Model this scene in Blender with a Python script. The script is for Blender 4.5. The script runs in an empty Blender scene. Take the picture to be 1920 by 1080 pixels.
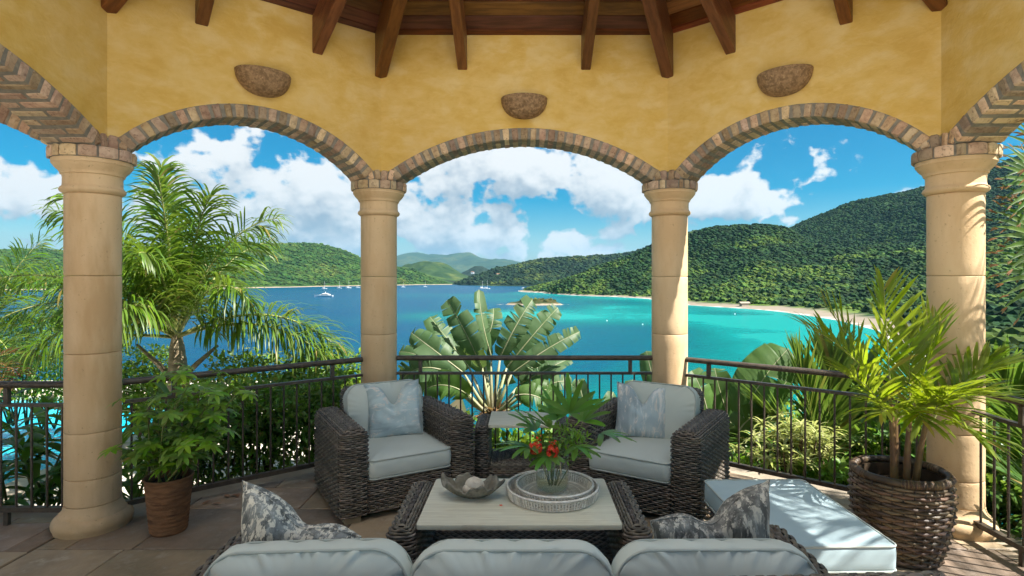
import bpy, bmesh, math, random
import numpy as np
from mathutils import Vector, Matrix

random.seed(7)
RNG = np.random.default_rng(7)
PI = math.pi
rad = math.radians
sc = bpy.context.scene
COL = sc.collection

# ---------------------------------------------------------------- camera
CAM_H = 1.64
FPX = 1068.0           # focal length in pixels of a 1920 wide frame
cam_d = bpy.data.cameras.new('camera')
cam = bpy.data.objects.new('camera', cam_d)
COL.objects.link(cam)
cam.location = (0, 0, CAM_H)
cam.rotation_euler = (PI / 2, 0, 0)
cam_d.sensor_width = 36.0
cam_d.lens = 36.0 * FPX / 1920.0
cam_d.shift_x = -23.0 / 1920.0
cam_d.shift_y = -17.0 / 1920.0
cam_d.clip_start = 0.05
cam_d.clip_end = 60000
sc.camera = cam

# ---------------------------------------------------------------- light
SUN_AZ, SUN_EL = rad(116), rad(53)          # clockwise from +Y, above the horizon
SKY_STRENGTH = 0.065
SUN_STRENGTH = 5.0
EXPOSURE = 1.5
SUN_DIR = Vector((math.sin(SUN_AZ) * math.cos(SUN_EL), math.cos(SUN_AZ) * math.cos(SUN_EL), math.sin(SUN_EL)))
sun_d = bpy.data.lights.new('sun', 'SUN')
sun_d.energy = SUN_STRENGTH
sun_d.angle = rad(0.53)
sun_d.color = (1.0, 0.95, 0.87)
sun = bpy.data.objects.new('sun', sun_d)
COL.objects.link(sun)
sun.location = (60, -30, 90)
sun.rotation_euler = (-SUN_DIR).to_track_quat('-Z', 'Y').to_euler()

sc.view_settings.view_transform = 'Standard'
sc.view_settings.look = 'None'
sc.view_settings.exposure = EXPOSURE
sc.view_settings.gamma = 1.0
sc.view_settings.use_curve_mapping = False
cy = sc.cycles
cy.use_denoising = True
try:
    cy.denoiser = 'OPENIMAGEDENOISE'
    cy.denoising_input_passes = 'RGB_ALBEDO_NORMAL'
    cy.denoising_prefilter = 'ACCURATE'
except Exception:
    pass
cy.max_bounces = 10
cy.diffuse_bounces = 6
cy.glossy_bounces = 4
cy.transmission_bounces = 8
cy.transparent_max_bounces = 24
cy.volume_bounces = 0
cy.caustics_reflective = False
cy.caustics_refractive = False
cy.sample_clamp_indirect = 6.0
cy.use_adaptive_sampling = True
cy.adaptive_threshold = 0.015


def P(px, py, Y):
    """a point of the place seen at pixel (px, py) of the photograph, Y metres ahead"""
    return Vector(((px - 983.0) * Y / FPX, Y, CAM_H + (523.0 - py) * Y / FPX))


class NT:
    """small helper round a node tree"""
    def __init__(s, tree):
        s.t = tree
        s.n = tree.nodes
        s.l = tree.links

    def new(s, typ, **kw):
        nd = s.n.new(typ)
        for k, v in kw.items():
            setattr(nd, k, v)
        return nd

    def link(s, a, b):
        s.l.new(a, b)

    def put(s, sock, v):
        if isinstance(v, bpy.types.NodeSocket):
            s.l.new(v, sock)
        elif v is not None:
            sock.default_value = v

    def math(s, op, a, b=None, c=None, clamp=False):
        nd = s.new('ShaderNodeMath', operation=op)
        nd.use_clamp = clamp
        s.put(nd.inputs[0], a)
        if b is not None:
            s.put(nd.inputs[1], b)
        if c is not None:
            s.put(nd.inputs[2], c)
        return nd.outputs[0]

    def vmath(s, op, a, b=None, scale=None):
        nd = s.new('ShaderNodeVectorMath', operation=op)
        s.put(nd.inputs[0], a)
        if b is not None:
            s.put(nd.inputs[1], b)
        if scale is not None:
            s.put(nd.inputs['Scale'], scale)
        return nd.outputs['Value'] if op in ('DOT_PRODUCT', 'LENGTH', 'DISTANCE') else nd.outputs[0]

    def mix(s, f, a, b, blend='MIX'):
        nd = s.new('ShaderNodeMix', data_type='RGBA', blend_type=blend)
        s.put(nd.inputs[0], f)
        s.put(nd.inputs[6], c4(a))
        s.put(nd.inputs[7], c4(b))
        return nd.outputs[2]

    def smooth(s, v, lo, hi, to_lo=0.0, to_hi=1.0):
        nd = s.new('ShaderNodeMapRange', interpolation_type='SMOOTHSTEP')
        s.put(nd.inputs[0], v)
        for i, x in enumerate((lo, hi, to_lo, to_hi)):
            s.put(nd.inputs[i + 1], x)
        return nd.outputs[0]

    def noise(s, vec, scale, detail=4.0, rough=0.55, dist=0.0, out=0):
        nd = s.new('ShaderNodeTexNoise')
        if vec is not None:
            s.put(nd.inputs['Vector'], vec)
        nd.inputs['Scale'].default_value = scale
        nd.inputs['Detail'].default_value = detail
        nd.inputs['Roughness'].default_value = rough
        nd.inputs['Distortion'].default_value = dist
        return nd.outputs[out]

    def ramp(s, f, stops, interp='LINEAR'):
        nd = s.new('ShaderNodeValToRGB')
        cr = nd.color_ramp
        cr.interpolation = interp
        while len(cr.elements) < len(stops):
            cr.elements.new(0.5)
        for e, (p, c) in zip(cr.elements, stops):
            e.position = p
            e.color = c4(c)
        s.put(nd.inputs[0], f)
        return nd.outputs[0]

    def mapping(s, vec, scale=(1, 1, 1), rot=(0, 0, 0), loc=(0, 0, 0)):
        nd = s.new('ShaderNodeMapping')
        s.put(nd.inputs[0], vec)
        nd.inputs['Location'].default_value = loc
        nd.inputs['Rotation'].default_value = rot
        nd.inputs['Scale'].default_value = scale
        return nd.outputs[0]


def c4(c):
    if isinstance(c, (tuple, list)) and len(c) == 3:
        return (c[0], c[1], c[2], 1.0)
    return c


# ---------------------------------------------------------------- world: clear sky with fair weather cumulus
def azel(px, py):
    a = math.atan2(px - 983.0, FPX)
    return a, math.atan2((523.0 - py) * math.cos(a), FPX)


def build_world():
    w = bpy.data.worlds.new('World')
    sc.world = w
    w.use_nodes = True
    w.node_tree.nodes.clear()
    # cloud thickness as a function of azimuth and elevation
    g = bpy.data.node_groups.new('cloud_thickness', 'ShaderNodeTree')
    g.interface.new_socket('Vector', in_out='INPUT', socket_type='NodeSocketVector')
    g.interface.new_socket('Value', in_out='OUTPUT', socket_type='NodeSocketFloat')
    t = NT(g)
    gi, go = t.new('NodeGroupInput'), t.new('NodeGroupOutput')
    vec = gi.outputs[0]
    blobs = [  # px, py, half width, half height, weight : the cloud banks
        (470, 400, 160, 78, 1.0), (590, 385, 120, 80, 1.0), (690, 405, 130, 84, 1.0), (440, 275, 85, 50, .50), (545, 300, 60, 40, .40),
        (300, 300, 52, 48, .46), (545, 450, 170, 50, .95),
        (850, 430, 140, 58, 1.0), (940, 420, 62, 50, .8), (860, 320, 140, 62, .95), (1010, 322, 150, 64, 1.0), (1130, 340, 120, 56, 1.0),
        (1215, 365, 90, 46, .85), (1350, 365, 100, 52, 1.0), (1395, 335, 55, 26, .6), (1151, 432, 38, 40, .85), (1050, 458, 75, 34, .85),
        (1120, 472, 80, 24, .7), (995, 455, 40, 34, .6), (1473, 358, 17, 12, .58), (30, 360, 62, 44, .85), (90, 335, 30, 30, .42),
        (10, 455, 60, 28, .5), (105, 440, 40, 30, .36), (760, 400, 80, 50, .7), (1480, 412, 40, 8, .36)]
    acc = None
    for px, py, hw, hh, wt in blobs:
        a, e = azel(px, py)
        d = t.vmath('MULTIPLY', t.vmath('SUBTRACT', vec, (a, e, 0)), (FPX / (hw * (1 + (math.tan(a)) ** 2)), FPX / hh, 0))
        q = t.math('MULTIPLY', t.math('POWER', 2.718, t.math('MULTIPLY', t.vmath('DOT_PRODUCT', d, d), -1.0)), wt)
        acc = q if acc is None else t.math('SMOOTH_MAX', acc, q, .2)
    acc = t.math('MINIMUM', acc, 1.25)
    sep = t.new('ShaderNodeSeparateXYZ')
    t.link(vec, sep.inputs[0])
    def n2d(scale, detail, rough, dist, st):
        nd = t.new('ShaderNodeTexNoise', noise_dimensions='2D')
        t.link(t.mapping(vec, st), nd.inputs['Vector'])
        nd.inputs['Scale'].default_value = scale
        nd.inputs['Detail'].default_value = detail
        nd.inputs['Roughness'].default_value = rough
        nd.inputs['Distortion'].default_value = dist
        return nd.outputs[0]
    n1 = n2d(10.0, 6.0, .6, .0, (1, 1.35, 1))
    n2 = n2d(21.0, 2.0, .5, .0, (1, 1.2, 1))
    bil = t.math('ABSOLUTE', t.math('SUBTRACT', n2, .5))
    dens = t.math('ADD', acc, t.math('MULTIPLY', t.math('SUBTRACT', n1, .5), 1.75))
    dens = t.math('ADD', dens, t.math('MULTIPLY', t.math('SUBTRACT', .10, bil), 1.3))
    t.link(t.math('SUBTRACT', dens, .345), go.inputs[0])

    t = NT(w.node_tree)
    out = t.new('ShaderNodeOutputWorld')
    bg = t.new('ShaderNodeBackground')
    sky = t.new('ShaderNodeTexSky', sky_type='NISHITA')
    sky.sun_disc = False
    sky.sun_elevation = SUN_EL
    sky.sun_rotation = SUN_AZ
    sky.altitude = 0
    sky.air_density = 1.0
    sky.dust_density = .35
    sky.ozone_density = 2.6
    hs = t.new('ShaderNodeHueSaturation')
    hs.inputs['Hue'].default_value = .488
    hs.inputs['Saturation'].default_value = 2.0
    hs.inputs['Value'].default_value = .62
    t.link(sky.outputs[0], hs.inputs['Color'])
    d = t.vmath('NORMALIZE', t.new('ShaderNodeTexCoord').outputs['Generated'])
    s = t.new('ShaderNodeSeparateXYZ')
    t.link(d, s.inputs[0])
    az = t.math('ARCTAN2', s.outputs[0], s.outputs[1])
    el = t.math('ARCSINE', s.outputs[2])
    cb = t.new('ShaderNodeCombineXYZ')
    t.link(az, cb.inputs[0])
    t.link(el, cb.inputs[1])

    horizon = t.smooth(el, .0, .09, .30, 0.0)
    skyc = t.mix(horizon, hs.outputs[0], (2.2, 3.2, 4.1))
    DARKC, LITC = (2.1, 2.6, 3.1), (5.3, 5.35, 5.35)

    def dens_at(off):
        gn = t.new('ShaderNodeGroup')
        gn.node_tree = g
        t.link(t.vmath('ADD', cb.outputs[0], off), gn.inputs[0])
        return gn.outputs[0]
    d0 = dens_at((0, 0, 0))
    d1 = dens_at((.006, .022, 0))
    d2 = dens_at((.012, .060, 0))
    alpha = t.smooth(d0, .0, .26)
    # sunlit tops, grey undersides
    thick = t.math('ADD', t.math('MULTIPLY', d1, .5), t.math('MULTIPLY', d2, .75))
    lit = t.smooth(t.math('SUBTRACT', thick, t.math('MULTIPLY', d0, .45)), -.25, .80, 1.0, 0.0)
    col = t.mix(alpha, skyc, t.mix(lit, DARKC, LITC))
    t.link(col, bg.inputs['Color'])
    bg.inputs['Strength'].default_value = SKY_STRENGTH
    # the same broken cumulus goes on all round and overhead
    aabs = t.math('ABSOLUTE', az)

    def plain(off):
        nd = t.new('ShaderNodeTexNoise', noise_dimensions='2D')
        t.link(t.mapping(t.vmath('ADD', cb.outputs[0], off), (1, 1.7, 1), loc=(3.1, .4, 0)), nd.inputs['Vector'])
        nd.inputs['Scale'].default_value = 3.2
        nd.inputs['Detail'].default_value = 4.0
        nd.inputs['Roughness'].default_value = .55
        return nd.outputs[0]
    away = t.math('MULTIPLY', t.math('MAXIMUM', t.smooth(aabs, .82, 1.0), t.smooth(el, .36, .5)), t.smooth(el, .0, .06))
    f0, f1 = plain((0, 0, 0)), plain((0, .05, 0))
    al2 = t.math('MULTIPLY', t.smooth(f0, .50, .60), away)
    col2 = t.mix(al2, skyc, t.mix(t.smooth(f1, .5, .72, 1, 0), DARKC, LITC))
    bg2 = t.new('ShaderNodeBackground')
    t.link(col2, bg2.inputs['Color'])
    bg2.inputs['Strength'].default_value = SKY_STRENGTH
    inwin = t.math('MULTIPLY', t.math('LESS_THAN', aabs, .82), t.math('MULTIPLY', t.math('LESS_THAN', el, .36), t.math('GREATER_THAN', el, .0)))
    mx = t.new('ShaderNodeMixShader')
    t.link(inwin, mx.inputs[0])
    t.link(bg2.outputs[0], mx.inputs[1])
    t.link(bg.outputs[0], mx.inputs[2])
    t.link(mx.outputs[0], out.inputs['Surface'])
    w.cycles.sampling_method = 'MANUAL'
    w.cycles.sample_map_resolution = 1024


build_world()
# ---------------------------------------------------------------- mesh and object helpers
class MB:
    """collects vertices and faces; build() links them as ONE mesh object"""
    def __init__(s):
        s.v = []
        s.f = []

    def add(s, verts, faces):
        o = len(s.v)
        s.v.extend([tuple(p) for p in verts])
        s.f.extend([tuple(i + o for i in f) for f in faces])

    def box(s, c, h, m=None):
        pts = [Vector((c[0] + sx * h[0], c[1] + sy * h[1], c[2] + sz * h[2])) for sz in (-1, 1) for sy in (-1, 1) for sx in (-1, 1)]
        if m is not None:
            pts = [m @ p for p in pts]
        s.add(pts, [(0, 2, 3, 1), (4, 5, 7, 6), (0, 1, 5, 4), (2, 6, 7, 3), (0, 4, 6, 2), (1, 3, 7, 5)])

    def prism(s, poly, z0, z1):
        n = len(poly)
        s.add([(p[0], p[1], z0) for p in poly] + [(p[0], p[1], z1) for p in poly],
              [tuple(range(n - 1, -1, -1)), tuple(range(n, 2 * n))] + [(i, (i + 1) % n, n + (i + 1) % n, n + i) for i in range(n)])

    def tube(s, pts, r, n=8, closed=False, flat=(1, 1), cap=True, up=None):
        pts = [Vector(p) for p in pts]
        m = len(pts)
        rr = r if isinstance(r, (list, tuple)) else [r] * m
        vs = []
        u0 = Vector(up) if up is not None else None
        prev = None
        for i, p in enumerate(pts):
            a = pts[(i - 1) % m] if (closed or i > 0) else p
            b = pts[(i + 1) % m] if (closed or i < m - 1) else p
            d = (b - a).normalized()
            if u0 is not None:
                ref = u0
            elif prev is None:
                ref = Vector((0, 0, 1)) if abs(d.z) < .9 else Vector((1, 0, 0))
            else:
                ref = prev
            x = (ref - d * ref.dot(d))
            if x.length < 1e-6:
                x = d.orthogonal()
            x.normalize()
            prev = x
            y = d.cross(x)
            for k in range(n):
                t = 2 * PI * k / n + PI / n
                vs.append(p + x * (math.cos(t) * rr[i] * flat[0]) + y * (math.sin(t) * rr[i] * flat[1]))
        fs = []
        for i in range(m if closed else m - 1):
            j = (i + 1) % m
            for k in range(n):
                q = (k + 1) % n
                fs.append((i * n + k, i * n + q, j * n + q, j * n + k))
        if cap and not closed:
            fs.append(tuple(range(n - 1, -1, -1)))
            fs.append(tuple((m - 1) * n + k for k in range(n)))
        s.add(vs, fs)

    def lathe(s, prof, n=32, c=(0, 0, 0), cap=True, ang=(0, 2 * PI)):
        full = abs(ang[1] - ang[0] - 2 * PI) < 1e-6
        m = n if full else n + 1
        vs = []
        for r, z in prof:
            for k in range(m):
                t = ang[0] + (ang[1] - ang[0]) * k / n
                vs.append((c[0] + r * math.cos(t), c[1] + r * math.sin(t), c[2] + z))
        fs = []
        for i in range(len(prof) - 1):
            for k in range(n):
                q = (k + 1) % m
                fs.append((i * m + k, i * m + q, (i + 1) * m + q, (i + 1) * m + k))
        if cap and full:
            fs.append(tuple(range(m - 1, -1, -1)))
            fs.append(tuple((len(prof) - 1) * m + k for k in range(m)))
        s.add(vs, fs)

    def grid(s, rows, close_u=False):
        m = len(rows[0])
        vs = [p for r in rows for p in r]
        fs = []
        for i in range(len(rows) - 1):
            for k in range(m if close_u else m - 1):
                q = (k + 1) % m
                fs.append((i * m + k, i * m + q, (i + 1) * m + q, (i + 1) * m + k))
        s.add(vs, fs)

    def mesh(s, name, mat=None, smooth=None):
        me = bpy.data.meshes.new(name)
        me.from_pydata(s.v, [], s.f)
        if mat is not None:
            me.materials.append(mat)
        if smooth is not None:
            me.polygons.foreach_set('use_smooth', [True] * len(me.polygons))
            if smooth < 179:
                me.set_sharp_from_angle(angle=rad(smooth))
        me.update()
        return me

    def build(s, name, mat=None, parent=None, smooth=None, loc=None):
        return obj(name, s.mesh(name, mat, smooth), parent, loc)


def np_mesh(name, v, f, mat=None, smooth=None):
    """mesh from numpy arrays: v (n,3), f (m,3 or 4)"""
    me = bpy.data.meshes.new(name)
    k = f.shape[1]
    me.vertices.add(len(v))
    me.vertices.foreach_set('co', np.asarray(v, dtype=np.float32).ravel())
    me.loops.add(f.size)
    me.loops.foreach_set('vertex_index', np.asarray(f, dtype=np.int32).ravel())
    me.polygons.add(len(f))
    me.polygons.foreach_set('loop_start', np.arange(0, f.size, k, dtype=np.int32))
    me.polygons.foreach_set('loop_total', np.full(len(f), k, dtype=np.int32))
    if mat is not None:
        me.materials.append(mat)
    if smooth is not None:
        me.polygons.foreach_set('use_smooth', np.ones(len(f), dtype=bool))
    me.update(calc_edges=True)
    me.validate()
    if smooth is not None and smooth < 179:
        me.set_sharp_from_angle(angle=rad(smooth))
    return me


def obj(name, me, parent=None, loc=None, rot=None, scale=None):
    o = bpy.data.objects.new(name, me)
    COL.objects.link(o)
    if parent is not None:
        o.parent = parent
    if loc is not None:
        o.location = loc
    if rot is not None:
        o.rotation_euler = rot
    if scale is not None:
        o.scale = scale
    return o


def tag(o, label=None, cat=None, group=None, kind=None):
    if label:
        o['label'] = label
    if cat:
        o['category'] = cat
    if group:
        o['group'] = group
    if kind:
        o['kind'] = kind
    return o


def thing(name, label, cat, loc=(0, 0, 0), rotz=0.0, group=None):
    o = bpy.data.objects.new(name, None)
    o.empty_display_size = .1
    COL.objects.link(o)
    o.location = loc
    o.rotation_euler = (0, 0, rotz)
    return tag(o, label, cat, group)


def empty(name, parent, loc=(0, 0, 0), rot=(0, 0, 0)):
    o = bpy.data.objects.new(name, None)
    o.empty_display_size = .1
    COL.objects.link(o)
    o.parent = parent
    o.location = loc
    o.rotation_euler = rot
    return o


def copy_tree(o, parent=None):
    c = o.copy()
    COL.objects.link(c)
    if parent is not None:
        c.parent = parent
    for ch in o.children:
        copy_tree(ch, c)
    return c


def vnoise(p, seed=0.0):
    """cheap smooth value noise for jitter, p (n,3) array -> (n,) in -1..1"""
    p = np.asarray(p, dtype=float)
    s = seed * 1.37
    return (np.sin(p[..., 0] * 1.7 + s + 1.3 * np.sin(p[..., 1] * 1.3 + s)) + np.sin(p[..., 1] * 2.1 - s + 1.1 * np.sin(p[..., 2] * 1.9 + 2 * s))
            + np.sin(p[..., 2] * 1.5 + 3 * s + 1.2 * np.sin(p[..., 0] * 1.1 - s))) / 3.0


# ---------------------------------------------------------------- materials
def pmat(name, c1, c2=None, scale=6.0, rough=.6, spec=.4, bump=0.0, bscale=40.0, detail=5.0, coord='Object', rnd=0.0, island=0.0,
         transl=0.0, tcol=None, lo=.35, hi=.65, stretch=(1, 1, 1), metallic=0.0, rvar=0.0, bdist=.01, c3=None, s3=30.0, coat=0.0, dry=0.0):
    m = bpy.data.materials.new(name)
    m.use_nodes = True
    t = NT(m.node_tree)
    t.n.clear()
    out = t.new('ShaderNodeOutputMaterial')
    b = t.new('ShaderNodeBsdfPrincipled')
    tc = t.new('ShaderNodeTexCoord').outputs[coord]
    oi = t.new('ShaderNodeObjectInfo')
    if rnd or c2 is not None:
        tc = t.vmath('ADD', tc, t.vmath('SCALE', (17.0, 31.0, 11.0), scale=oi.outputs['Random']))
    vec = t.mapping(tc, stretch)
    col = c4(c1)
    if c2 is not None:
        col = t.mix(t.smooth(t.noise(vec, scale, detail, .6), lo, hi), c1, c2)
    if c3 is not None:
        col = t.mix(t.smooth(t.noise(vec, s3, 6, .65), .5, .72), col, c3)
    if rnd or island:
        hs = t.new('ShaderNodeHueSaturation')
        src = t.new('ShaderNodeNewGeometry').outputs['Random Per Island'] if island else oi.outputs['Random']
        amp = island or rnd
        t.put(hs.inputs['Color'], col)
        t.link(t.smooth(src, 0, 1, 1 - amp, 1 + amp), hs.inputs['Value'])
        t.link(t.smooth(t.math('FRACT', t.math('MULTIPLY', src, 7.31)), 0, 1, .5 - amp * .05, .5 + amp * .05), hs.inputs['Hue'])
        t.link(t.smooth(t.math('FRACT', t.math('MULTIPLY', src, 3.77)), 0, 1, 1 - amp * .4, 1 + amp * .25), hs.inputs['Saturation'])
        col = hs.outputs[0]
    if dry:
        col = t.mix(t.math('MULTIPLY', t.smooth(t.math('FRACT', t.math('MULTIPLY', src, 13.71)), 1 - dry, 1 - dry * .6), .8), col, (.30, .20, .06))
    t.put(b.inputs['Base Color'], col)
    b.inputs['Roughness'].default_value = rough
    if rvar:
        t.link(t.smooth(t.noise(vec, scale * 2.3, 4), .3, .7, max(rough - rvar, .02), min(rough + rvar, 1)), b.inputs['Roughness'])
    b.inputs['Specular IOR Level'].default_value = spec
    b.inputs['Metallic'].default_value = metallic
    if coat:
        b.inputs['Coat Weight'].default_value = coat
        b.inputs['Coat Roughness'].default_value = .3
    if bump:
        bp = t.new('ShaderNodeBump')
        bp.inputs['Strength'].default_value = bump
        bp.inputs['Distance'].default_value = bdist
        t.link(t.noise(vec, bscale, 6, .6), bp.inputs['Height'])
        t.link(bp.outputs[0], b.inputs['Normal'])
    sh = b.outputs[0]
    if transl:
        tr = t.new('ShaderNodeBsdfTranslucent')
        if tcol is not None:
            t.put(tr.inputs['Color'], t.mix(.55, col, tcol))
        else:
            t.put(tr.inputs['Color'], col)
        mx = t.new('ShaderNodeMixShader')
        mx.inputs[0].default_value = transl
        t.link(sh, mx.inputs[1])
        t.link(tr.outputs[0], mx.inputs[2])
        sh = mx.outputs[0]
    t.link(sh, out.inputs['Surface'])
    return m


M = {}


def stone_mat():
    """cast stone, stained and pitted with age"""
    m = bpy.data.materials.new('cast_stone')
    m.use_nodes = True
    t = NT(m.node_tree)
    t.n.clear()
    out = t.new('ShaderNodeOutputMaterial')
    b = t.new('ShaderNodeBsdfPrincipled')
    w = t.new('ShaderNodeNewGeometry').outputs['Position']
    c = t.mix(t.smooth(t.noise(t.mapping(w, (1, 1, .4)), 3.4, 5, .6), .35, .65), (.70, .52, .32), (.62, .435, .25))
    c = t.mix(t.math('MULTIPLY', t.smooth(t.noise(t.mapping(w, (1, 1, .25), loc=(4, 2, 1)), 2.6, 5, .6), .52, .70), .75), c, (.47, .30, .145))
    c = t.mix(t.math('MULTIPLY', t.smooth(t.noise(t.mapping(w, (7, 7, .5)), 2.2, 4, .6), .54, .72), .35), c, (.52, .36, .20))
    pit = t.smooth(t.noise(w, 60, 3, .6), .64, .72)
    c = t.mix(t.math('MULTIPLY', pit, .55), c, (.34, .23, .12))
    sp = t.new('ShaderNodeSeparateXYZ')
    t.link(w, sp.inputs[0])
    grime = t.math('MULTIPLY', t.smooth(t.math('ADD', sp.outputs[2], t.math('MULTIPLY', t.noise(w, 9, 4), .25)), .11, .24, 1, 0), .55)
    c = t.mix(grime, c, (.36, .25, .13))
    t.link(c, b.inputs['Base Color'])
    b.inputs['Roughness'].default_value = .72
    b.inputs['Specular IOR Level'].default_value = .25
    bp = t.new('ShaderNodeBump')
    bp.inputs['Strength'].default_value = .5
    bp.inputs['Distance'].default_value = .006
    t.link(t.math('SUBTRACT', t.noise(w, 26, 6, .65), t.math('MULTIPLY', pit, .6)), bp.inputs['Height'])
    t.link(bp.outputs[0], b.inputs['Normal'])
    t.link(b.outputs[0], out.inputs['Surface'])
    return m


def build_materials():
    # mottled ochre lime plaster
    m = bpy.data.materials.new('ochre_plaster')
    m.use_nodes = True
    t = NT(m.node_tree)
    t.n.clear()
    out = t.new('ShaderNodeOutputMaterial')
    b = t.new('ShaderNodeBsdfPrincipled')
    w = t.new('ShaderNodeNewGeometry').outputs['Position']
    n1 = t.noise(w, 2.2, 4, .55, .2)
    n2 = t.noise(t.mapping(w, (1, 1, 1.5), rot=(.4, .7, .2)), 5.0, 5, .55, .25)
    n3 = t.noise(w, 1.1, 3, .5)
    c = t.mix(t.smooth(n1, .30, .70), (0.6248, 0.418, 0.11), (0.6644, 0.4708, 0.1628))
    c = t.mix(t.math('MULTIPLY', t.smooth(n2, .46, .70), .8), c, (0.6952, 0.528, 0.2376))
    c = t.mix(t.math('MULTIPLY', t.smooth(n2, .50, .30), .6), c, (0.5544, 0.3432, 0.066))
    c = t.mix(t.math('MULTIPLY', t.smooth(n3, .52, .72), .28), c, (.58, .36, .11))
    tro = t.noise(t.mapping(w, (1, 1, 2.6), rot=(.9, .3, .6)), 8, 6, .66, .9)
    c = t.mix(t.math('MULTIPLY', t.smooth(tro, .52, .72), .22), c, (.78, .60, .29))
    c = t.mix(t.math('MULTIPLY', t.smooth(tro, .48, .30), .22), c, (.52, .32, .06))
    t.link(c, b.inputs['Base Color'])
    b.inputs['Roughness'].default_value = .75
    b.inputs['Specular IOR Level'].default_value = .25
    bp = t.new('ShaderNodeBump')
    bp.inputs['Strength'].default_value = .55
    bp.inputs['Distance'].default_value = .008
    t.link(t.math('ADD', t.noise(w, 14, 5, .6, .8), t.math('MULTIPLY', t.noise(w, 90, 3), .25)), bp.inputs['Height'])
    t.link(bp.outputs[0], b.inputs['Normal'])
    t.link(b.outputs[0], out.inputs['Surface'])
    M['plaster'] = m
    M['brick'] = pmat('old_brick', (.37, .255, .175), (.49, .365, .25), 16, .85, .2, .6, 55, rnd=.32, c3=(.24, .16, .11), s3=42)
    M['brick_pale'] = pmat('pale_brick', (.62, .46, .30), (.52, .36, .225), 18, .85, .2, .6, 55, rnd=.25, c3=(.24, .15, .10), s3=48)
    M['mortar'] = pmat('lime_mortar', (.20, .19, .165), (.27, .25, .21), 20, .95, .1, .6, 60)
    # cast stone of the columns, stained with age
    M['stone'] = stone_mat()
    M['wood'] = pmat('mahogany_beam', (0.1841, 0.07161, 0.02182), (0.1091, 0.03956, 0.01228), 5, .42, .45, .2, 60, stretch=(6, 6, 1), rnd=.15)
    M['plank'] = pmat('mahogany_plank', (0.2088, 0.07517, 0.01949), (0.1044, 0.0348, 0.009744), 3, .38, .5, .2, 50, stretch=(1, 9, 9), rnd=.42)
    M['roof'] = pmat('clay_roof', (.35, .16, .09), (.25, .12, .07), 5, .8)
    M['terracotta_sconce'] = pmat('fossil_stone', (.36, .235, .13), (.20, .125, .065), 34, .75, .3, 1.0, 38, bdist=.02, c3=(.46, .31, .17), s3=60)
    M['iron'] = pmat('bronze_painted_iron', (.052, .041, .031), (.085, .066, .048), 20, .45, .5, .1, 90)
    # travertine
    M['tile'] = pmat('travertine', (0.3404, 0.2516, 0.1702), (0.2368, 0.1813, 0.1258), 4.5, .55, .35, .35, 40, rnd=.22, c3=(0.3848, 0.3108, 0.2368), s3=9, rvar=.12)
    M['grout'] = pmat('grout', (.30, .26, .20), (.22, .19, .15), 12, .9)
    M['curb'] = pmat('curb_stone', (.34, .29, .22), (.26, .22, .17), 4, .8, .2, .5, 30)
    M['court'] = pmat('pale_court_paving', (.76, .69, .58), (.70, .62, .51), 2, .8, .2, .3, 30)
    # furniture
    M['wicker'] = pmat('grey_brown_wicker', (.185, .155, .122), (.092, .077, .061), 22, .5, .4, .0, 60, island=.35)
    M['wicker_core'] = pmat('wicker_shadow_core', (.022, .017, .013), None, rough=.9)
    M['cushion'] = pmat('spa_grey_canvas', (0.56, 0.612, 0.576), (0.528, 0.58, 0.544), 3, .9, .15, .12, 500, bdist=.002)
    M['cushion_blue'] = pmat('pale_blue_canvas', (0.429, 0.546, 0.585), (0.39, 0.5005, 0.5395), 3, .9, .15, .12, 500, bdist=.002)
    M['piping'] = pmat('piping_canvas', (.42, .46, .43), None, rough=.9, spec=.1)
    M['top'] = pmat('weathered_teak_top', (.72, .70, .57), (.63, .61, .49), 4, .5, .35, .15, 30, stretch=(1, 14, 1), c3=(.55, .52, .41), s3=5)
    M['foot'] = pmat('pale_wood_foot', (.30, .25, .17), (.22, .18, .12), 8, .6)
    M['tray'] = pmat('whitewashed_rattan', (.88, .85, .79), (.74, .68, .59), 40, .6, .35, island=.15)
    M['tray_core'] = pmat('rattan_core', (.26, .17, .09), (.18, .11, .06), 30, .8)
    M['basket'] = pmat('rattan_pole', (0.1569, 0.1045, 0.06134), (0.08016, 0.05227, 0.03136), 9, .42, .45, .2, 70, island=.42)
    M['basket_dark'] = pmat('dark_rattan', (.040, .027, .018), (.07, .05, .032), 12, .45)
    M['soil'] = pmat('soil_and_pebbles', (.045, .032, .02), (.11, .08, .045), 45, .95, .1, .8, 60, island=.5)
    M['clay'] = pmat('woven_clay_pot', (.27, .14, .07), (.17, .085, .042), 9, .8, .2, .5, 70, stretch=(1, 1, 5), c3=(.10, .05, .03), s3=6)
    M['shell'] = pmat('grey_clam_shell', (.31, .29, .24), (.19, .175, .135), 12, .8, .25, .6, 50, c3=(.13, .12, .09), s3=20)
    M['coral'] = pmat('white_coral', (.72, .66, .56), (.60, .52, .42), 14, .85, .2, .7, 60)
    M['flower'] = pmat('red_ixora', (.90, .06, .025), (.95, .13, .05), 30, .6, .3, island=.2, transl=.35)
    # plants
    LEAF = dict(rough=.42, spec=.45)
    M['palm_leaf'] = pmat('palm_leaf', (0.07056, 0.1476, 0.01152), (0.1116, 0.1944, 0.02016), 3, transl=.40, tcol=(0.3024, 0.4464, 0.036), island=.30, **LEAF, dry=0.06)
    M['palm_leaf_yellow'] = pmat('areca_leaf', (0.1403, 0.2422, 0.0102), (0.221, 0.306, 0.0153), 5, transl=.46, tcol=(0.527, 0.629, 0.0255), island=.28, **LEAF, dry=0.05)
    M['palm_leaf_dark'] = pmat('dark_palm_leaf', (0.0425, 0.1062, 0.0136), (0.07225, 0.1445, 0.0187), 4, transl=.34, tcol=(0.255, 0.425, 0.0425), island=.3, **LEAF, dry=0.05)
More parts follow.
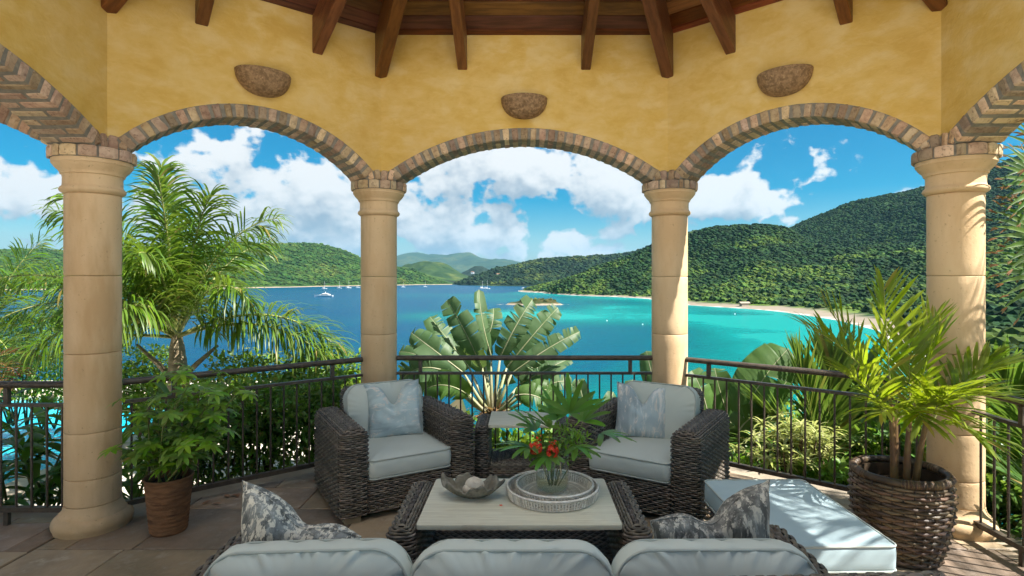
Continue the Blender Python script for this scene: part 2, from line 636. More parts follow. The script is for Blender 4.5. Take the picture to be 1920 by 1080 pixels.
    M['fan_leaf'] = pmat('fan_palm_leaf', (0.054, 0.1188, 0.01584), (0.0792, 0.1512, 0.0216), 4, transl=.36, tcol=(0.252, 0.3744, 0.0432), island=.3, **LEAF, dry=0.07)
    M['fan_dry'] = pmat('dry_fan_tip', (0.2448, 0.144, 0.0612), (0.18, 0.0864, 0.0288), 9, .7, .2, transl=.3, island=.3)
    M['banana'] = pmat('travellers_palm_leaf', (0.0957, 0.165, 0.0693), (0.0561, 0.1122, 0.0396), 3, transl=.34, tcol=(0.264, 0.3828, 0.066), island=.10, rough=.5, spec=.4)
    M['banana_dark'] = pmat('banana_leaf', (0.0561, 0.1254, 0.0231), (0.0858, 0.1617, 0.0396), 3, transl=.38, tcol=(0.2376, 0.363, 0.0396), island=.10, rough=.48, spec=.4)
    M['petiole'] = pmat('pale_petiole', (0.2772, 0.3036, 0.1452), (0.363, 0.3432, 0.2244), 6, .5, .4)
    M['rachis'] = pmat('palm_rachis', (.34, .36, .12), (.26, .27, .09), 6, .5, .4)
    M['hedge'] = pmat('hedge_leaf', (0.06026, 0.1458, 0.01555), (0.0972, 0.2041, 0.02138), 3, transl=.34, tcol=(0.3888, 0.5638, 0.0486), island=.42, **LEAF, dry=0.03)
    M['hedge_light'] = pmat('light_hedge_leaf', (0.108, 0.2088, 0.018), (0.1512, 0.252, 0.0252), 3, transl=.38, tcol=(0.36, 0.4752, 0.036), island=.35, **LEAF)
    M['scheff'] = pmat('umbrella_plant_leaf', (.12, .27, .022), (.18, .34, .03), 4, transl=.30, tcol=(.4, .6, .05), island=.32, **LEAF, dry=0.02)
    M['ginger'] = pmat('ginger_leaf', (0.0357, 0.1148, 0.0153), (0.0595, 0.153, 0.0187), 4, transl=.36, tcol=(0.255, 0.4675, 0.034), island=.28, rough=.3, spec=.5)
    M['song'] = pmat('variegated_leaf', (0.3024, 0.3528, 0.0864), (0.4176, 0.432, 0.1584), 8, transl=.34, tcol=(0.504, 0.54, 0.144), island=.25, **LEAF)
    M['raphis'] = pmat('lady_palm_leaf', (0.0765, 0.225, 0.027), (0.108, 0.27, 0.036), 6, transl=.30, tcol=(0.27, 0.495, 0.045), island=.25, rough=.35, spec=.5)
    M['trunk'] = pmat('palm_trunk', (.40, .32, .21), (.25, .19, .12), 5, .8, .2, .6, 25, stretch=(1, 1, 4))
    M['cane'] = pmat('areca_cane', (.12, .062, .03), (.17, .11, .04), 4, .5, .4, .2, 30, stretch=(1, 1, 2))
    M['stem'] = pmat('green_stem', (.13, .19, .04), (.17, .16, .06), 8, .6, .3)
    M['twig'] = pmat('woody_twig', (.11, .08, .05), (.07, .05, .03), 12, .8, .2)
    M['garden'] = pmat('garden_soil', (.085, .07, .042), (.05, .085, .025), .9, .95, .1, .6, 6, coord='Object')
    M['litter'] = pmat('fallen_leaf', (.33, .17, .07), (.22, .12, .05), 20, .8, island=.35)


build_materials()
# ---------------------------------------------------------------- pavilion: eight sides, arches on stone columns
CORN = [(-2.867, .80), (-2.867, 3.79), (-1.296, 5.08), (1.296, 5.08), (2.845, 3.76), (2.845, .80), (1.296, -.45), (-1.296, -.45)]
#        A2             A              B               C              D              D2           back right    back left
CEN = Vector((0, 2.32))
T2 = .14                       # half wall thickness
Z_SP, SAG, RING = 2.49, .36, .098
Z_TOP = 3.75


def offset_poly(poly, d):
    """inwards by d (poly runs clockwise seen from above)"""
    n = len(poly)
    res = []
    for i in range(n):
        p0, p1, p2 = Vector(poly[i - 1]), Vector(poly[i]), Vector(poly[(i + 1) % n])
        e1, e2 = (p1 - p0).normalized(), (p2 - p1).normalized()
        n1, n2 = Vector((e1.y, -e1.x)), Vector((e2.y, -e2.x))
        a = n1 + n2
        res.append(p1 + a * (d / (1 + n1.dot(n2))))
    return res


IN = offset_poly(CORN, T2)
OUT = offset_poly(CORN, -T2)
pavilion = thing('pavilion', 'ochre plastered garden pavilion with brick arches on round stone columns', 'pavilion')


def panel_frame(i):
    a, b = Vector(CORN[i]), Vector(CORN[(i + 1) % 8])
    e = (b - a).normalized()
    nrm = Vector((e.y, -e.x))       # inwards
    return a, b, e, nrm, (a + b) / 2


brick_meshes = {}


def rough_brick(dims, seed, mat, roundness=.009):
    """a hand-made brick: bevelled, slightly uneven block centred on its origin"""
    bm = bmesh.new()
    bmesh.ops.create_cube(bm, size=1.0)
    bmesh.ops.scale(bm, vec=dims, verts=bm.verts)
    bmesh.ops.bevel(bm, geom=bm.edges[:], offset=roundness, segments=1, profile=.6, affect='EDGES')
    rg = random.Random(seed)
    for v in bm.verts:
        v.co += Vector((rg.uniform(-1, 1), rg.uniform(-1, 1), rg.uniform(-1, 1))) * .0035
    me = bpy.data.meshes.new('brick')
    bm.to_mesh(me)
    bm.free()
    me.materials.append(mat)
    me.polygons.foreach_set('use_smooth', [True] * len(me.polygons))
    me.set_sharp_from_angle(angle=rad(35))
    return me


def brick_set(key, dims):
    if key not in brick_meshes:
        brick_meshes[key] = [rough_brick(dims, 50 + k, M['brick'] if k % 5 < 3 else M['brick_pale']) for k in range(6)]
    return random.choice(brick_meshes[key])


def arch_geometry(i, L):
    c = L / 2 - .125
    R = (c * c + SAG * SAG) / (2 * SAG)
    return c, R, Z_SP + SAG - R


def wall_panel(i, arch=True, z_low=None):
    a, b, e, nrm, mid = panel_frame(i)
    ia, ib, oa, ob = IN[i], IN[(i + 1) % 8], OUT[i], OUT[(i + 1) % 8]
    L = (ib - ia).length
    c, R, zc = arch_geometry(i, L)
    Ro = R + RING - .006
    n = 48

    def zb(u):
        if not arch:
            return z_low
        return max(zc + math.sqrt(max(Ro * Ro - u * u, 0)), Z_SP + .075) if abs(u) < Ro else Z_SP + .075
    rows = [[], [], [], []]
    for k in range(n + 1):
        f = k / n
        pi, po = ia.lerp(ib, f), oa.lerp(ob, f)
        ui = (pi - mid).dot(e)
        z = zb(ui)
        rows[0].append((pi.x, pi.y, Z_TOP + .06))
        rows[1].append((pi.x, pi.y, z))
        rows[2].append((po.x, po.y, z))
        rows[3].append((po.x, po.y, Z_TOP + .06))
    mb = MB()
    mb.grid(rows)
    m = len(rows[0])
    mb.grid([rows[3], rows[0]])
    return mb.build('plaster_wall', M['plaster'], pavilion, 30)


def arch_ring(i, label=None, both=True, side=1):
    """brick arch ring with recessed mortar: part arch > brick"""
    a, b, e, nrm, mid = panel_frame(i)
    L = (IN[(i + 1) % 8] - IN[i]).length
    c, R, zc = arch_geometry(i, L)
    th = math.asin(c / R)
    mb = MB()
    nseg = 40
    dep = .1445
    # how far the mortar core may reach towards the mitred corners
    rows = [[], [], [], []]
    for k in range(nseg + 1):
        t = -th * 1.0 + 2 * th * k / nseg
        for q, (r, w) in enumerate(((R + .0015, dep), (R + .0015, -dep), (R + RING, -dep), (R + RING, dep))):
            u = r * math.sin(t)
            p = mid + e * u + nrm * w
            rows[q].append((p.x, p.y, zc + r * math.cos(t)))
    mb.grid(rows + [rows[0]])
    ring = mb.build('arch', M['mortar'], pavilion)
    step = .0785 / (R + .05)
    n = max(3, int(round(2 * th / step)))
    step = 2 * th / n
    full = .305
    for k in range(n):
        t = -th + (k + .5) * step
        d1 = .195 if k % 2 else .098
        w = .153
        for d in (d1, full - d1 - .012):
            r = R + RING / 2 - .002
            u = r * math.sin(t)
            p = mid + e * u + nrm * (w - d / 2)
            me = brick_set('v%.3f' % d, (.0570, d, RING + .002))
            o = obj('brick', me, ring)
            X = e.to_3d()
            Nn = nrm.to_3d()
            Z = Vector((0, 0, 1))
            rx = X * math.cos(t) - Z * math.sin(t)
            rz = X * math.sin(t) + Z * math.cos(t)
            flip = random.choice((-1, 1))
            o.matrix_local = Matrix(((rx.x * flip, Nn.x * flip, rz.x, p.x), (rx.y * flip, Nn.y * flip, rz.y, p.y), (rx.z * flip, Nn.z * flip, rz.z, zc + r * math.cos(t)), (0, 0, 0, 1))) \
                @ Matrix.Rotation(random.uniform(-.03, .03), 4, 'Y') @ Matrix.Diagonal((random.uniform(.9, 1.06), 1, random.uniform(.98, 1.01), 1))
            w -= d + .012
    return ring


for i in range(5):
    wall_panel(i)
    arch_ring(i)
for i in (5, 6, 7):
    wall_panel(i, False, 3.42)


def column(x, y, seed):
    col = empty('column', pavilion, (x, y, 0), (0, 0, seed * .7))
    mb = MB()
    prof = [(.0, .0), (.212, .0), (.212, .012), (.222, .03), (.225, .052), (.219, .075), (.205, .092), (.188, .100), (.186, .112), (.176, .120), (.166, .135), (.160, .155), (.1585, .17), (0, .17)]
    mb.lathe(prof, 40, cap=False)
    mb.build('base', M['stone'], col, 50)
    cuts = [.17, .345, .645, 1.156, 1.66, 2.195]
    for k in range(5):
        z0, z1 = cuts[k] + .001, cuts[k + 1] - .001
        mb = MB()
        r = .1565
        prof = [(0, z0), (r - .004, z0), (r - .001, z0 + .0025), (r, z0 + .006)]
        prof += [(r, z0 + (z1 - z0) * q / 6) for q in range(1, 6)]
        prof += [(r, z1 - .006), (r - .001, z1 - .0025), (r - .004, z1), (0, z1)]
        mb.lathe(prof, 40, cap=False)
        mb.build('drum', M['stone'], col, 40)
    mb = MB()
    mb.lathe([(0, 2.195), (.158, 2.195), (.166, 2.200), (.178, 2.209), (.183, 2.222), (.178, 2.235), (.168, 2.243), (.165, 2.252), (.164, 2.30), (.167, 2.318), (.176, 2.322),
              (.178, 2.333), (.186, 2.345), (.203, 2.362), (.214, 2.378), (.217, 2.385), (.222, 2.388), (.223, 2.414), (0, 2.414)], 40, cap=False)
    mb.build('capital', M['stone'], col, 50)
    mb = MB()
    mb.lathe([(0, 2.4145), (.228, 2.4145), (.228, 2.484), (0, 2.486)], 40, cap=False)
    mb.build('abacus_core', M['mortar'], col, 40)
    # ring of bricks laid round the top
    rg = random.Random(seed)
    t = rg.uniform(0, 1)
    end = t + 2 * PI
    while t < end - .2:
        w = rg.choice((.26, .40, .46, .5))
        w = min(w, end - t)
        if end - t - w < .2:
            w = end - t
        mb = MB()
        rows = []
        ns = 4
        g = .030
        for q in range(ns + 1):
            a = t + g + (w - 2 * g) * q / ns
            j = .003 if q in (0, ns) else 0
            rin, rout = .17, .243 + rg.uniform(-.003, .003) - j * 2
            z0, z1 = 2.4165 + j, 2.487 - j
            ca, sa = math.cos(a), math.sin(a)
            rows.append([(rin * ca, rin * sa, z0), (rout * ca - .004 * ca, rout * sa - .004 * sa, z0), (rout * ca, rout * sa, z0 + .008), (rout * ca, rout * sa, z1 - .008),
                         (rout * ca - .006 * ca, rout * sa - .006 * sa, z1), (rin * ca, rin * sa, z1)])
        mb.grid(rows, close_u=True)
        o = len(mb.v)
        mb.f.append(tuple(range(5, -1, -1)))
        mb.f.append(tuple(o - 6 + k for k in range(6)))
        mb.build('brick', M['brick_pale'] if rg.random() < .6 else M['brick'], col, 40)
        t += w
    # brick springer block between abacus and the two arches
    mb = MB()
    q = Vector((x, y))
    return col


for k, (x, y) in enumerate(CORN):
    column(x, y, k + 3)


# brick springers: small mitred pier over every column, between the arch ends
def springer(i):
    pa, pi, po = panel_frame(i - 1), IN[i], OUT[i]
    e0, e1 = panel_frame(i - 1)[2], panel_frame(i)[2]
    mb = MB()
    d = .128
    inn, outn = IN[i], OUT[i]
    k = (inn - Vector(CORN[i])).normalized()
    poly = [inn - e0 * d, inn, inn + e1 * d, outn + e1 * (d + .02), outn, outn - e0 * (d + .02)]
    mb.prism([(p.x, p.y) for p in poly], 2.4875, 2.575)
    pier = mb.build('springer', M['mortar'], pavilion)
    # uneven bricks on its inner faces
    for e, s in ((e0, -1), (e1, 1)):
        nn = Vector((e.y, -e.x))
        for j in range(2):
            u = s * (.032 + .064 * j)
            p = inn + e * u - nn * (.045 - .010)
            me = brick_set('s', (.054, .09, .092))
            o = obj('brick', me, pier)
            o.matrix_local = Matrix(((e.x, nn.x, 0, p.x), (e.y, nn.y, 0, p.y), (0, 0, 1, 2.535 + .006 * j), (0, 0, 0, 1))) @ Matrix.Rotation(s * (.12 + .18 * j), 4, 'Y')


for i in range(1, 5):
    springer(i)

# ---- roof: planks on rafters rising to one point
APEX = Vector((0, 2.32, 5.12))
F_SKY = .47                    # middle of the roof is an unseen frosted skylight, added to brighten the seats
roof = MB()
big = offset_poly(CORN, -.28)
zr = Z_TOP - .075
n8 = len(big)


def roof_pt(p, f, dz):
    c = p.lerp(CEN, f)
    return (c.x, c.y, zr + (APEX.z + .16 - zr) * f + dz)


f_in = F_SKY + .03
rows = [[roof_pt(p, 0, 0) for p in big], [roof_pt(p, f_in, 0) for p in big], [roof_pt(p, f_in, .08) for p in big], [roof_pt(p, 0, .07) for p in big]]
roof.grid(rows + [rows[0]], close_u=True)
roof_o = roof.build('roof', M['roof'], pavilion)
FROST = bpy.data.materials.new('added_frosted_glass')
FROST.use_nodes = True
_t = NT(FROST.node_tree)
_t.n.clear()
_o = _t.new('ShaderNodeOutputMaterial')
_tr = _t.new('ShaderNodeBsdfTranslucent')
_tr.inputs['Color'].default_value = (.84, .88, .90, 1)
_t.link(_tr.outputs[0], _o.inputs['Surface'])
for i in range(n8):
    p, q = big[i], big[(i + 1) % n8]
    mb = MB()
    a0, a1, a2 = roof_pt(p, f_in, .085), roof_pt(q, f_in, .085), (APEX.x, APEX.y, APEX.z + .30)
    mb.add([a0, a1, a2], [(0, 1, 2)])
    mb.build('added_skylight_pane', FROST, roof_o)
    mb = MB()
    mb.tube([Vector(a0) + Vector((0, 0, .02)), Vector(a2) + Vector((0, 0, .02))], .022, 6)
    mb.tube([Vector(a0), Vector(a1)], .035, 6)
    mb.build('added_glazing_bar', M['wood'], roof_o)
# eaves soffit is part of the deck; underside of the deck inside is planked
for i in range(8):
    a, b = IN[i], IN[(i + 1) % 8]
    m2 = (a + b) / 2
    run = (m2 - CEN).length
    nst = int(run / .116)
    edges = [0.0] + [.058 / run + q * (.116 / run) for q in range(nst) if .058 / run + q * (.116 / run) < F_SKY] + [F_SKY]
    e = (b - a).normalized()
    ang = math.atan2(e.y, e.x)
    for q in range(len(edges) - 1):
        f0, f1 = edges[q] + .0022, edges[q + 1] - .0022
        if f1 <= f0:
            continue
        mb = MB()
        pts = []
        for f in (f0, f1):
            z = Z_TOP + (APEX.z - Z_TOP) * f
            for p in (a, b):
                c = p.lerp(CEN, f)
                pts.append(Vector((c.x, c.y, z)))
        org = (pts[0] + pts[1] + pts[2] + pts[3]) / 4
        rot = Matrix.Rotation(-ang, 3, 'Z')
        loc = [rot @ (p - org) for p in pts]
        up = Vector((0, 0, .028))
        mb.add([loc[0], loc[1], loc[3], loc[2]] + [p + up for p in (loc[0], loc[1], loc[3], loc[2])],
               [(3, 2, 1, 0), (4, 5, 6, 7), (0, 1, 5, 4), (1, 2, 6, 5), (2, 3, 7, 6), (3, 0, 4, 7)])
        obj('plank', mb.mesh('plank', M['plank']), roof_o, org, (0, 0, ang))


def rafter(p0, p1, z0, z1, w, depth, parent):
    d = (p1 - p0)
    L = d.length
    e = d.normalized()
    s = Vector((-e.y, e.x)) * (w / 2)
    mb = MB()
    vs = []
    for p, z in ((p0, z0), (p1, z1)):
        for sg in (-1, 1):
            for dz in (-depth, .0):
                q = p + s * sg
                vs.append(Vector((q.x, q.y, z + dz)))
    org = (vs[0] + vs[7]) / 2
    ang = math.atan2(e.y, e.x)
    ay = -math.atan2(z1 - z0, L)
    R = Matrix.Rotation(ang, 4, 'Z') @ Matrix.Rotation(ay, 4, 'Y') @ Matrix.Rotation(PI / 2, 4, 'Y')
    Ri = R.to_3x3().inverted()
    mb.add([Ri @ (v - org) for v in vs], [(0, 1, 3, 2), (4, 6, 7, 5), (0, 4, 5, 1), (2, 3, 7, 6), (0, 2, 6, 4), (1, 5, 7, 3)])
    me = mb.mesh('rafter', M['wood'])
    bm = bmesh.new()
    bm.from_mesh(me)
    bmesh.ops.recalc_face_normals(bm, faces=bm.faces[:])
    bmesh.ops.bevel(bm, geom=bm.edges[:], offset=.006, segments=1, affect='EDGES')
    bm.to_mesh(me)
    bm.free()
    o = obj('rafter', me, parent)
    o.matrix_local = Matrix.Translation(org) @ R
    return o


for i in range(8):
    a = IN[i]
    k = (CEN - a).normalized()
    run = (CEN - a).length
    sl = (APEX.z - Z_TOP) / run
    p0 = a - k * .03
    p1 = a.lerp(CEN, F_SKY)
    rafter(p0, p1, Z_TOP - .03 * sl + .004, Z_TOP + run * F_SKY * sl + .004, .10, .375, roof_o)
    a, b = IN[i], IN[(i + 1) % 8]
    m2 = (a + b) / 2
    nn = (CEN - m2).normalized()
    e = (b - a).normalized()
    nrm = Vector((e.y, -e.x))
    run = (CEN - a).dot(nrm)
    sl = (APEX.z - Z_TOP) / run
    L = (b - a).length
    for f in (.285, .715):
        p0 = a + e * (L * f)
        # runs square to the wall until it meets the hip
        t_end = run * min((min(f, 1 - f) / .5) * .985, F_SKY)
        p1 = p0 + nrm * t_end
        p0 = p0 - nrm * .03
        rafter(p0, p1, Z_TOP - .03 * sl + .003, Z_TOP + t_end * sl + .003, .082, .30, roof_o)


# ---- arched wing wall running left from the first column
def wing():
    w = thing('wing_arch', 'dark brick arch running left from the leftmost column', 'arch')
    x1, y0 = -3.03, 3.80
    c = 1.55
    mid = x1 - c - .02
    R = (c * c + .40 * .40) / .8
    zc = 2.49 + .40 - R
    th = math.asin(c / R)
    rows = [[], [], [], []]
    for k in range(41):
        t = -th + 2 * th * k / 40
        for q, (r, yy) in enumerate(((R + .008, y0 - .142), (R + .008, y0 + .142), (R + .14, y0 + .142), (R + .14, y0 - .142))):
            rows[q].append((mid + r * math.sin(t), yy, zc + r * math.cos(t)))
    mb = MB()
    mb.grid(rows + [rows[0]])
    ring = mb.build('arch', M['mortar'], w)
    n = int(2 * th / (.080 / (R + .05)))
    st = 2 * th / n
    for k in range(n):
        t = -th + (k + .5) * st
        r = R + .072
        me = brick_set('w', (.064, .30, .146))
        o = obj('brick', me, ring)
        o.matrix_local = Matrix.Translation((mid + r * math.sin(t), y0, zc + r * math.cos(t))) @ Matrix.Rotation(t, 4, 'Y')
    # plaster above the ring
    rows = [[], [], [], []]
    for k in range(41):
        u = -c - .1 + (2 * c + .2) * k / 40
        z = max(zc + math.sqrt(max((R + .135) ** 2 - u * u, 0)), 2.55)
        for q, (yy, zz) in enumerate(((y0 - .13, 3.75), (y0 - .13, z), (y0 + .13, z), (y0 + .13, 3.75))):
            rows[q].append((mid + u, yy, zz))
    mb = MB()
    mb.grid(rows + [rows[0]])
    mb.build('plaster_wall', M['plaster'], w, 30)
    mb = MB()
    mb.box((mid, y0 - 2.2, 3.83), (c + .12, 2.45, .07))
    mb.build('roof_slab', M['roof'], w)


wing()

# ---------------------------------------------------------------- wall sconces: half bowls of fossil stone
SCONCE_LABELS = {1: 'brown half-bowl stone wall sconce above the left arch', 2: 'brown half-bowl stone wall sconce above the middle arch', 3: 'brown half-bowl stone wall sconce above the right arch'}


def sconce(i, label):
    a, b, e, nrm, mid = panel_frame(i)
    p = (IN[i] + IN[(i + 1) % 8]) / 2
    s = tag(bpy.data.objects.new('wall_sconce', None), label, 'sconce', 'half bowl sconces on the plaster')
    COL.objects.link(s)
    s.location = (p.x, p.y, 3.195)
    s.rotation_euler = (0, 0, math.atan2(e.y, e.x))
    A, B, H = .20, .155, .172
    nt, ns = 28, 14
    outer, inner = [], []
    for q in range(ns + 1):
        ph = (PI / 2) * q / ns
        r = math.sin(ph) ** .86
        z = -H * math.cos(ph)
        outer.append([(A * r * math.cos(PI * k / nt), -B * r * math.sin(PI * k / nt) - .002, z) for k in range(nt + 1)])
        inner.append([((A - .022) * r * math.cos(PI * k / nt), -(B - .022) * r * math.sin(PI * k / nt) - .002, z * .9 ) for k in range(nt + 1)])
    for r in outer[1:-1]:
        for k in range(len(r)):
            j = 1 + .03 * math.sin(k * 2.7 + r[0][2] * 90) * math.sin(k * 1.1)
            r[k] = (r[k][0], r[k][1] * j, r[k][2])
    mb = MB()
    mb.grid(outer + inner[::-1])
    mb.build('bowl', M['terracotta_sconce'], s, 60)
    mb = MB()
    rim = [((A - .011) * math.cos(PI * k / nt), -(B - .011) * math.sin(PI * k / nt) - .002, .0) for k in range(nt + 1)]
    mb.tube(rim, .013, 6)
    mb.build('rim', M['terracotta_sconce'], s, 60)


for i, l in SCONCE_LABELS.items():
    sconce(i, l)


# ---------------------------------------------------------------- floor of travertine tiles
def clip(poly, a, b):
    """keep the part of poly to the right of a->b"""
    out = []
    n = len(poly)
    ex, ey = b[0] - a[0], b[1] - a[1]

    def side(p):
        return -(ex * (p[1] - a[1]) - ey * (p[0] - a[0]))
    for i in range(n):
        p, q = poly[i], poly[(i + 1) % n]
        sp, sq = side(p), side(q)
        if sp >= 0:
            out.append(p)
        if (sp > 0 and sq < 0) or (sp < 0 and sq > 0):
            t = sp / (sp - sq)
            out.append((p[0] + (q[0] - p[0]) * t, p[1] + (q[1] - p[1]) * t))
    return out


def clip_convex(poly, region):
    for i in range(len(region)):
        poly = clip(poly, region[i], region[(i + 1) % len(region)])
        if len(poly) < 3:
            return []
    return poly


def area(poly):
    return abs(sum(poly[i][0] * poly[(i + 1) % len(poly)][1] - poly[(i + 1) % len(poly)][0] * poly[i][1] for i in range(len(poly)))) / 2


edge = [tuple(p) for p in offset_poly(CORN, -.10)]
curb = [tuple(p) for p in offset_poly(CORN, -.36)]
floor = MB()
floor.prism(curb[::-1], -.60, -.035)
floor.prism([(-7.2, -1.2), (-2.9, -1.2), (-2.9, 4.14), (-7.2, 4.14)], -.62, -.037)
floor_o = tag(floor.build('floor', M['curb']), kind='structure')
bed = MB()
bed.prism(edge[::-1], -.0349, -.012)
bed.prism([(-7.2, -1.2), (-2.99, -1.2), (-2.99, 3.92), (-7.2, 3.92)], -.0369, -.0125)
bed.build('grout_bed', M['grout'], floor_o)


def tile_region(region, xr, yr, seed):
    rg = random.Random(seed)
    y = yr[0]
    while y < yr[1]:
        h = rg.choice((.405, .405, .61, .203))
        x = xr[0] + rg.uniform(-.6, 0)
        while x < xr[1]:
            w = rg.choice((.405, .61, .61, .81)) if h > .3 else rg.choice((.405, .61))
            g = .0035
            poly = [(x + g, y + g), (x + g, y + h - g), (x + w - g, y + h - g), (x + w - g, y + g)]
            poly = clip_convex(poly, region)
            if len(poly) >= 3 and area(poly) > .004:
                cx = sum(p[0] for p in poly) / len(poly)
                cy_ = sum(p[1] for p in poly) / len(poly)
                mb = MB()
                pl = [(p[0] - cx, p[1] - cy_) for p in poly][::-1]
                dz = rg.uniform(-.0012, .0012)
                n = len(pl)
                ins = [(p[0] * (1 - .004 / max(abs(p[0]), .05)), p[1] * (1 - .004 / max(abs(p[1]), .05))) for p in pl]
                mb.add([(p[0], p[1], -.012) for p in pl] + [(p[0], p[1], -.003 + dz) for p in pl] + [(p[0], p[1], dz) for p in ins],
                       [tuple(range(2 * n, 3 * n))] + [(i, (i + 1) % n, n + (i + 1) % n, n + i) for i in range(n)] + [(n + i, n + (i + 1) % n, 2 * n + (i + 1) % n, 2 * n + i) for i in range(n)])
                mb.build('tile', M['tile'], floor_o, loc=(cx, cy_, 0))
            x += w
        y += h


tile_region(edge, (-3.2, 3.2), (-.2, 5.4), 4)
tile_region([(-5.6, 1.4), (-5.6, 3.92), (-2.99, 3.92), (-2.99, 1.4)], (-5.6, -2.99), (1.4, 3.95), 9)


# ---------------------------------------------------------------- iron railings between the columns
def railing(p, q, label, posts, tint=1.0):
    p, q = Vector(p), Vector(q)
    e = (q - p).normalized()
    L = (q - p).length
    rl = thing('railing', label, 'railing', (p.x, p.y, 0), math.atan2(e.y, e.x), 'iron railings round the pavilion')
    mb = MB()
    mb.tube([(.0, 0, .936), (L, 0, .936)], .027, 10, flat=(.85, 1), up=(0, 0, 1))
    mb.build('top_rail', M['iron'], rl, 60)
    mb = MB()
    mb.box((L / 2, 0, .80), (L / 2, .019, .011))
    mb.build('middle_rail', M['iron'], rl)
    mb = MB()
    mb.box((L / 2, 0, .105), (L / 2, .020, .016))
    mb.build('bottom_rail', M['iron'], rl)
    n = int(round(L / .1015))
    me = MB()
    me.tube([(0, 0, .119), (0, 0, .791)], .0078, 6)
    me = me.mesh('baluster', M['iron'], 60)
    for k in range(n):
        obj('baluster', me, rl, (L * (k + .5) / n, 0, 0))
    for u in posts:
        mb = MB()
        mb.box((u, 0, .862), (.015, .015, .052))
        mb.build('post', M['iron'], rl)
        mb = MB()
        mb.box((u, 0, .044), (.014, .014, .0455))
        mb.build('foot', M['iron'], rl)


def between(i, r=.16):
    a, b = Vector(CORN[i]), Vector(CORN[i + 1])
    e = (b - a).normalized()
    return a + e * r, b - e * r


a, b = between(1)
railing(a, b, 'iron railing behind the left armchair, between the two left columns', (.30, 1.45))
a, b = between(2)
railing(a, b, 'iron railing behind the side table, between the two middle columns', (.21, 2.08))
a, b = between(3)
railing(a, b, 'iron railing behind the ottoman, between the two right columns', (.20, 1.5))
railing((-5.9, 3.80), (-3.03, 3.80), 'iron railing left of the leftmost column in front of the pool', (.2, 1.4, 2.45))
a, b = between(4)
railing(a, b, 'iron railing right of the rightmost column at the picture edge', (.35, 1.6))
# ---------------------------------------------------------------- terrain, sea, hills
SEA = -25.0
HC = CAM_H - SEA


def fbm2(x, y, seed, octaves=5, gain=.5):
    """vectorised 2-D value noise, about -1..1"""
    rg = np.random.default_rng(seed)
    tot = np.zeros_like(x)
    amp, nrm = 1.0, 0.0
    for o in range(octaves):
        tab = rg.uniform(-1, 1, (256, 256))
        xx, yy = x * 2 ** o + 17.3 * o, y * 2 ** o + 9.1 * o
        xi, yi = np.floor(xx).astype(int), np.floor(yy).astype(int)
        fx, fy = xx - xi, yy - yi
        fx, fy = fx * fx * (3 - 2 * fx), fy * fy * (3 - 2 * fy)
        v = (tab[xi & 255, yi & 255] * (1 - fx) * (1 - fy) + tab[(xi + 1) & 255, yi & 255] * fx * (1 - fy)
             + tab[xi & 255, (yi + 1) & 255] * (1 - fx) * fy + tab[(xi + 1) & 255, (yi + 1) & 255] * fx * fy)
        tot += v * amp
        nrm += amp
        amp *= gain
    return tot / nrm * 1.6


def grid_mesh(name, X, Y, Z, mat, smooth=180):
    ny, nx = X.shape
    v = np.stack([X, Y, Z], -1).reshape(-1, 3)
    i = np.arange(ny * nx).reshape(ny, nx)
    f = np.stack([i[:-1, :-1], i[:-1, 1:], i[1:, 1:], i[1:, :-1]], -1).reshape(-1, 4)
    return np_mesh(name, v, f, mat, smooth)


def rbf(ctrl):
    """smooth surface through control points (x, y, z)"""
    c = np.array(ctrl, dtype=float)
    s = np.abs(c[:, :2]).max()
    p = c[:, :2] / s
    d = np.linalg.norm(p[:, None] - p[None], axis=-1)
    n = len(p)

    def phi(r):
        return np.where(r > 0, r ** 1.6, 0)
    A = np.zeros((n + 3, n + 3))
    A[:n, :n] = phi(d) + np.eye(n) * 1e-5
    A[:n, n] = 1
    A[:n, n + 1:] = p
    A[n:, :n] = A[:n, n:].T
    w = np.linalg.solve(A, np.concatenate([c[:, 2], np.zeros(3)]))

    def f(x, y):
        q = np.stack([x.ravel(), y.ravel()], -1) / s
        out = np.empty(len(q))
        for k in range(0, len(q), 20000):
            b = q[k:k + 20000]
            out[k:k + 20000] = phi(np.linalg.norm(b[:, None] - p[None], axis=-1)) @ w[:n] + w[n] + b @ w[n + 1:]
        return out.reshape(x.shape)
    return f


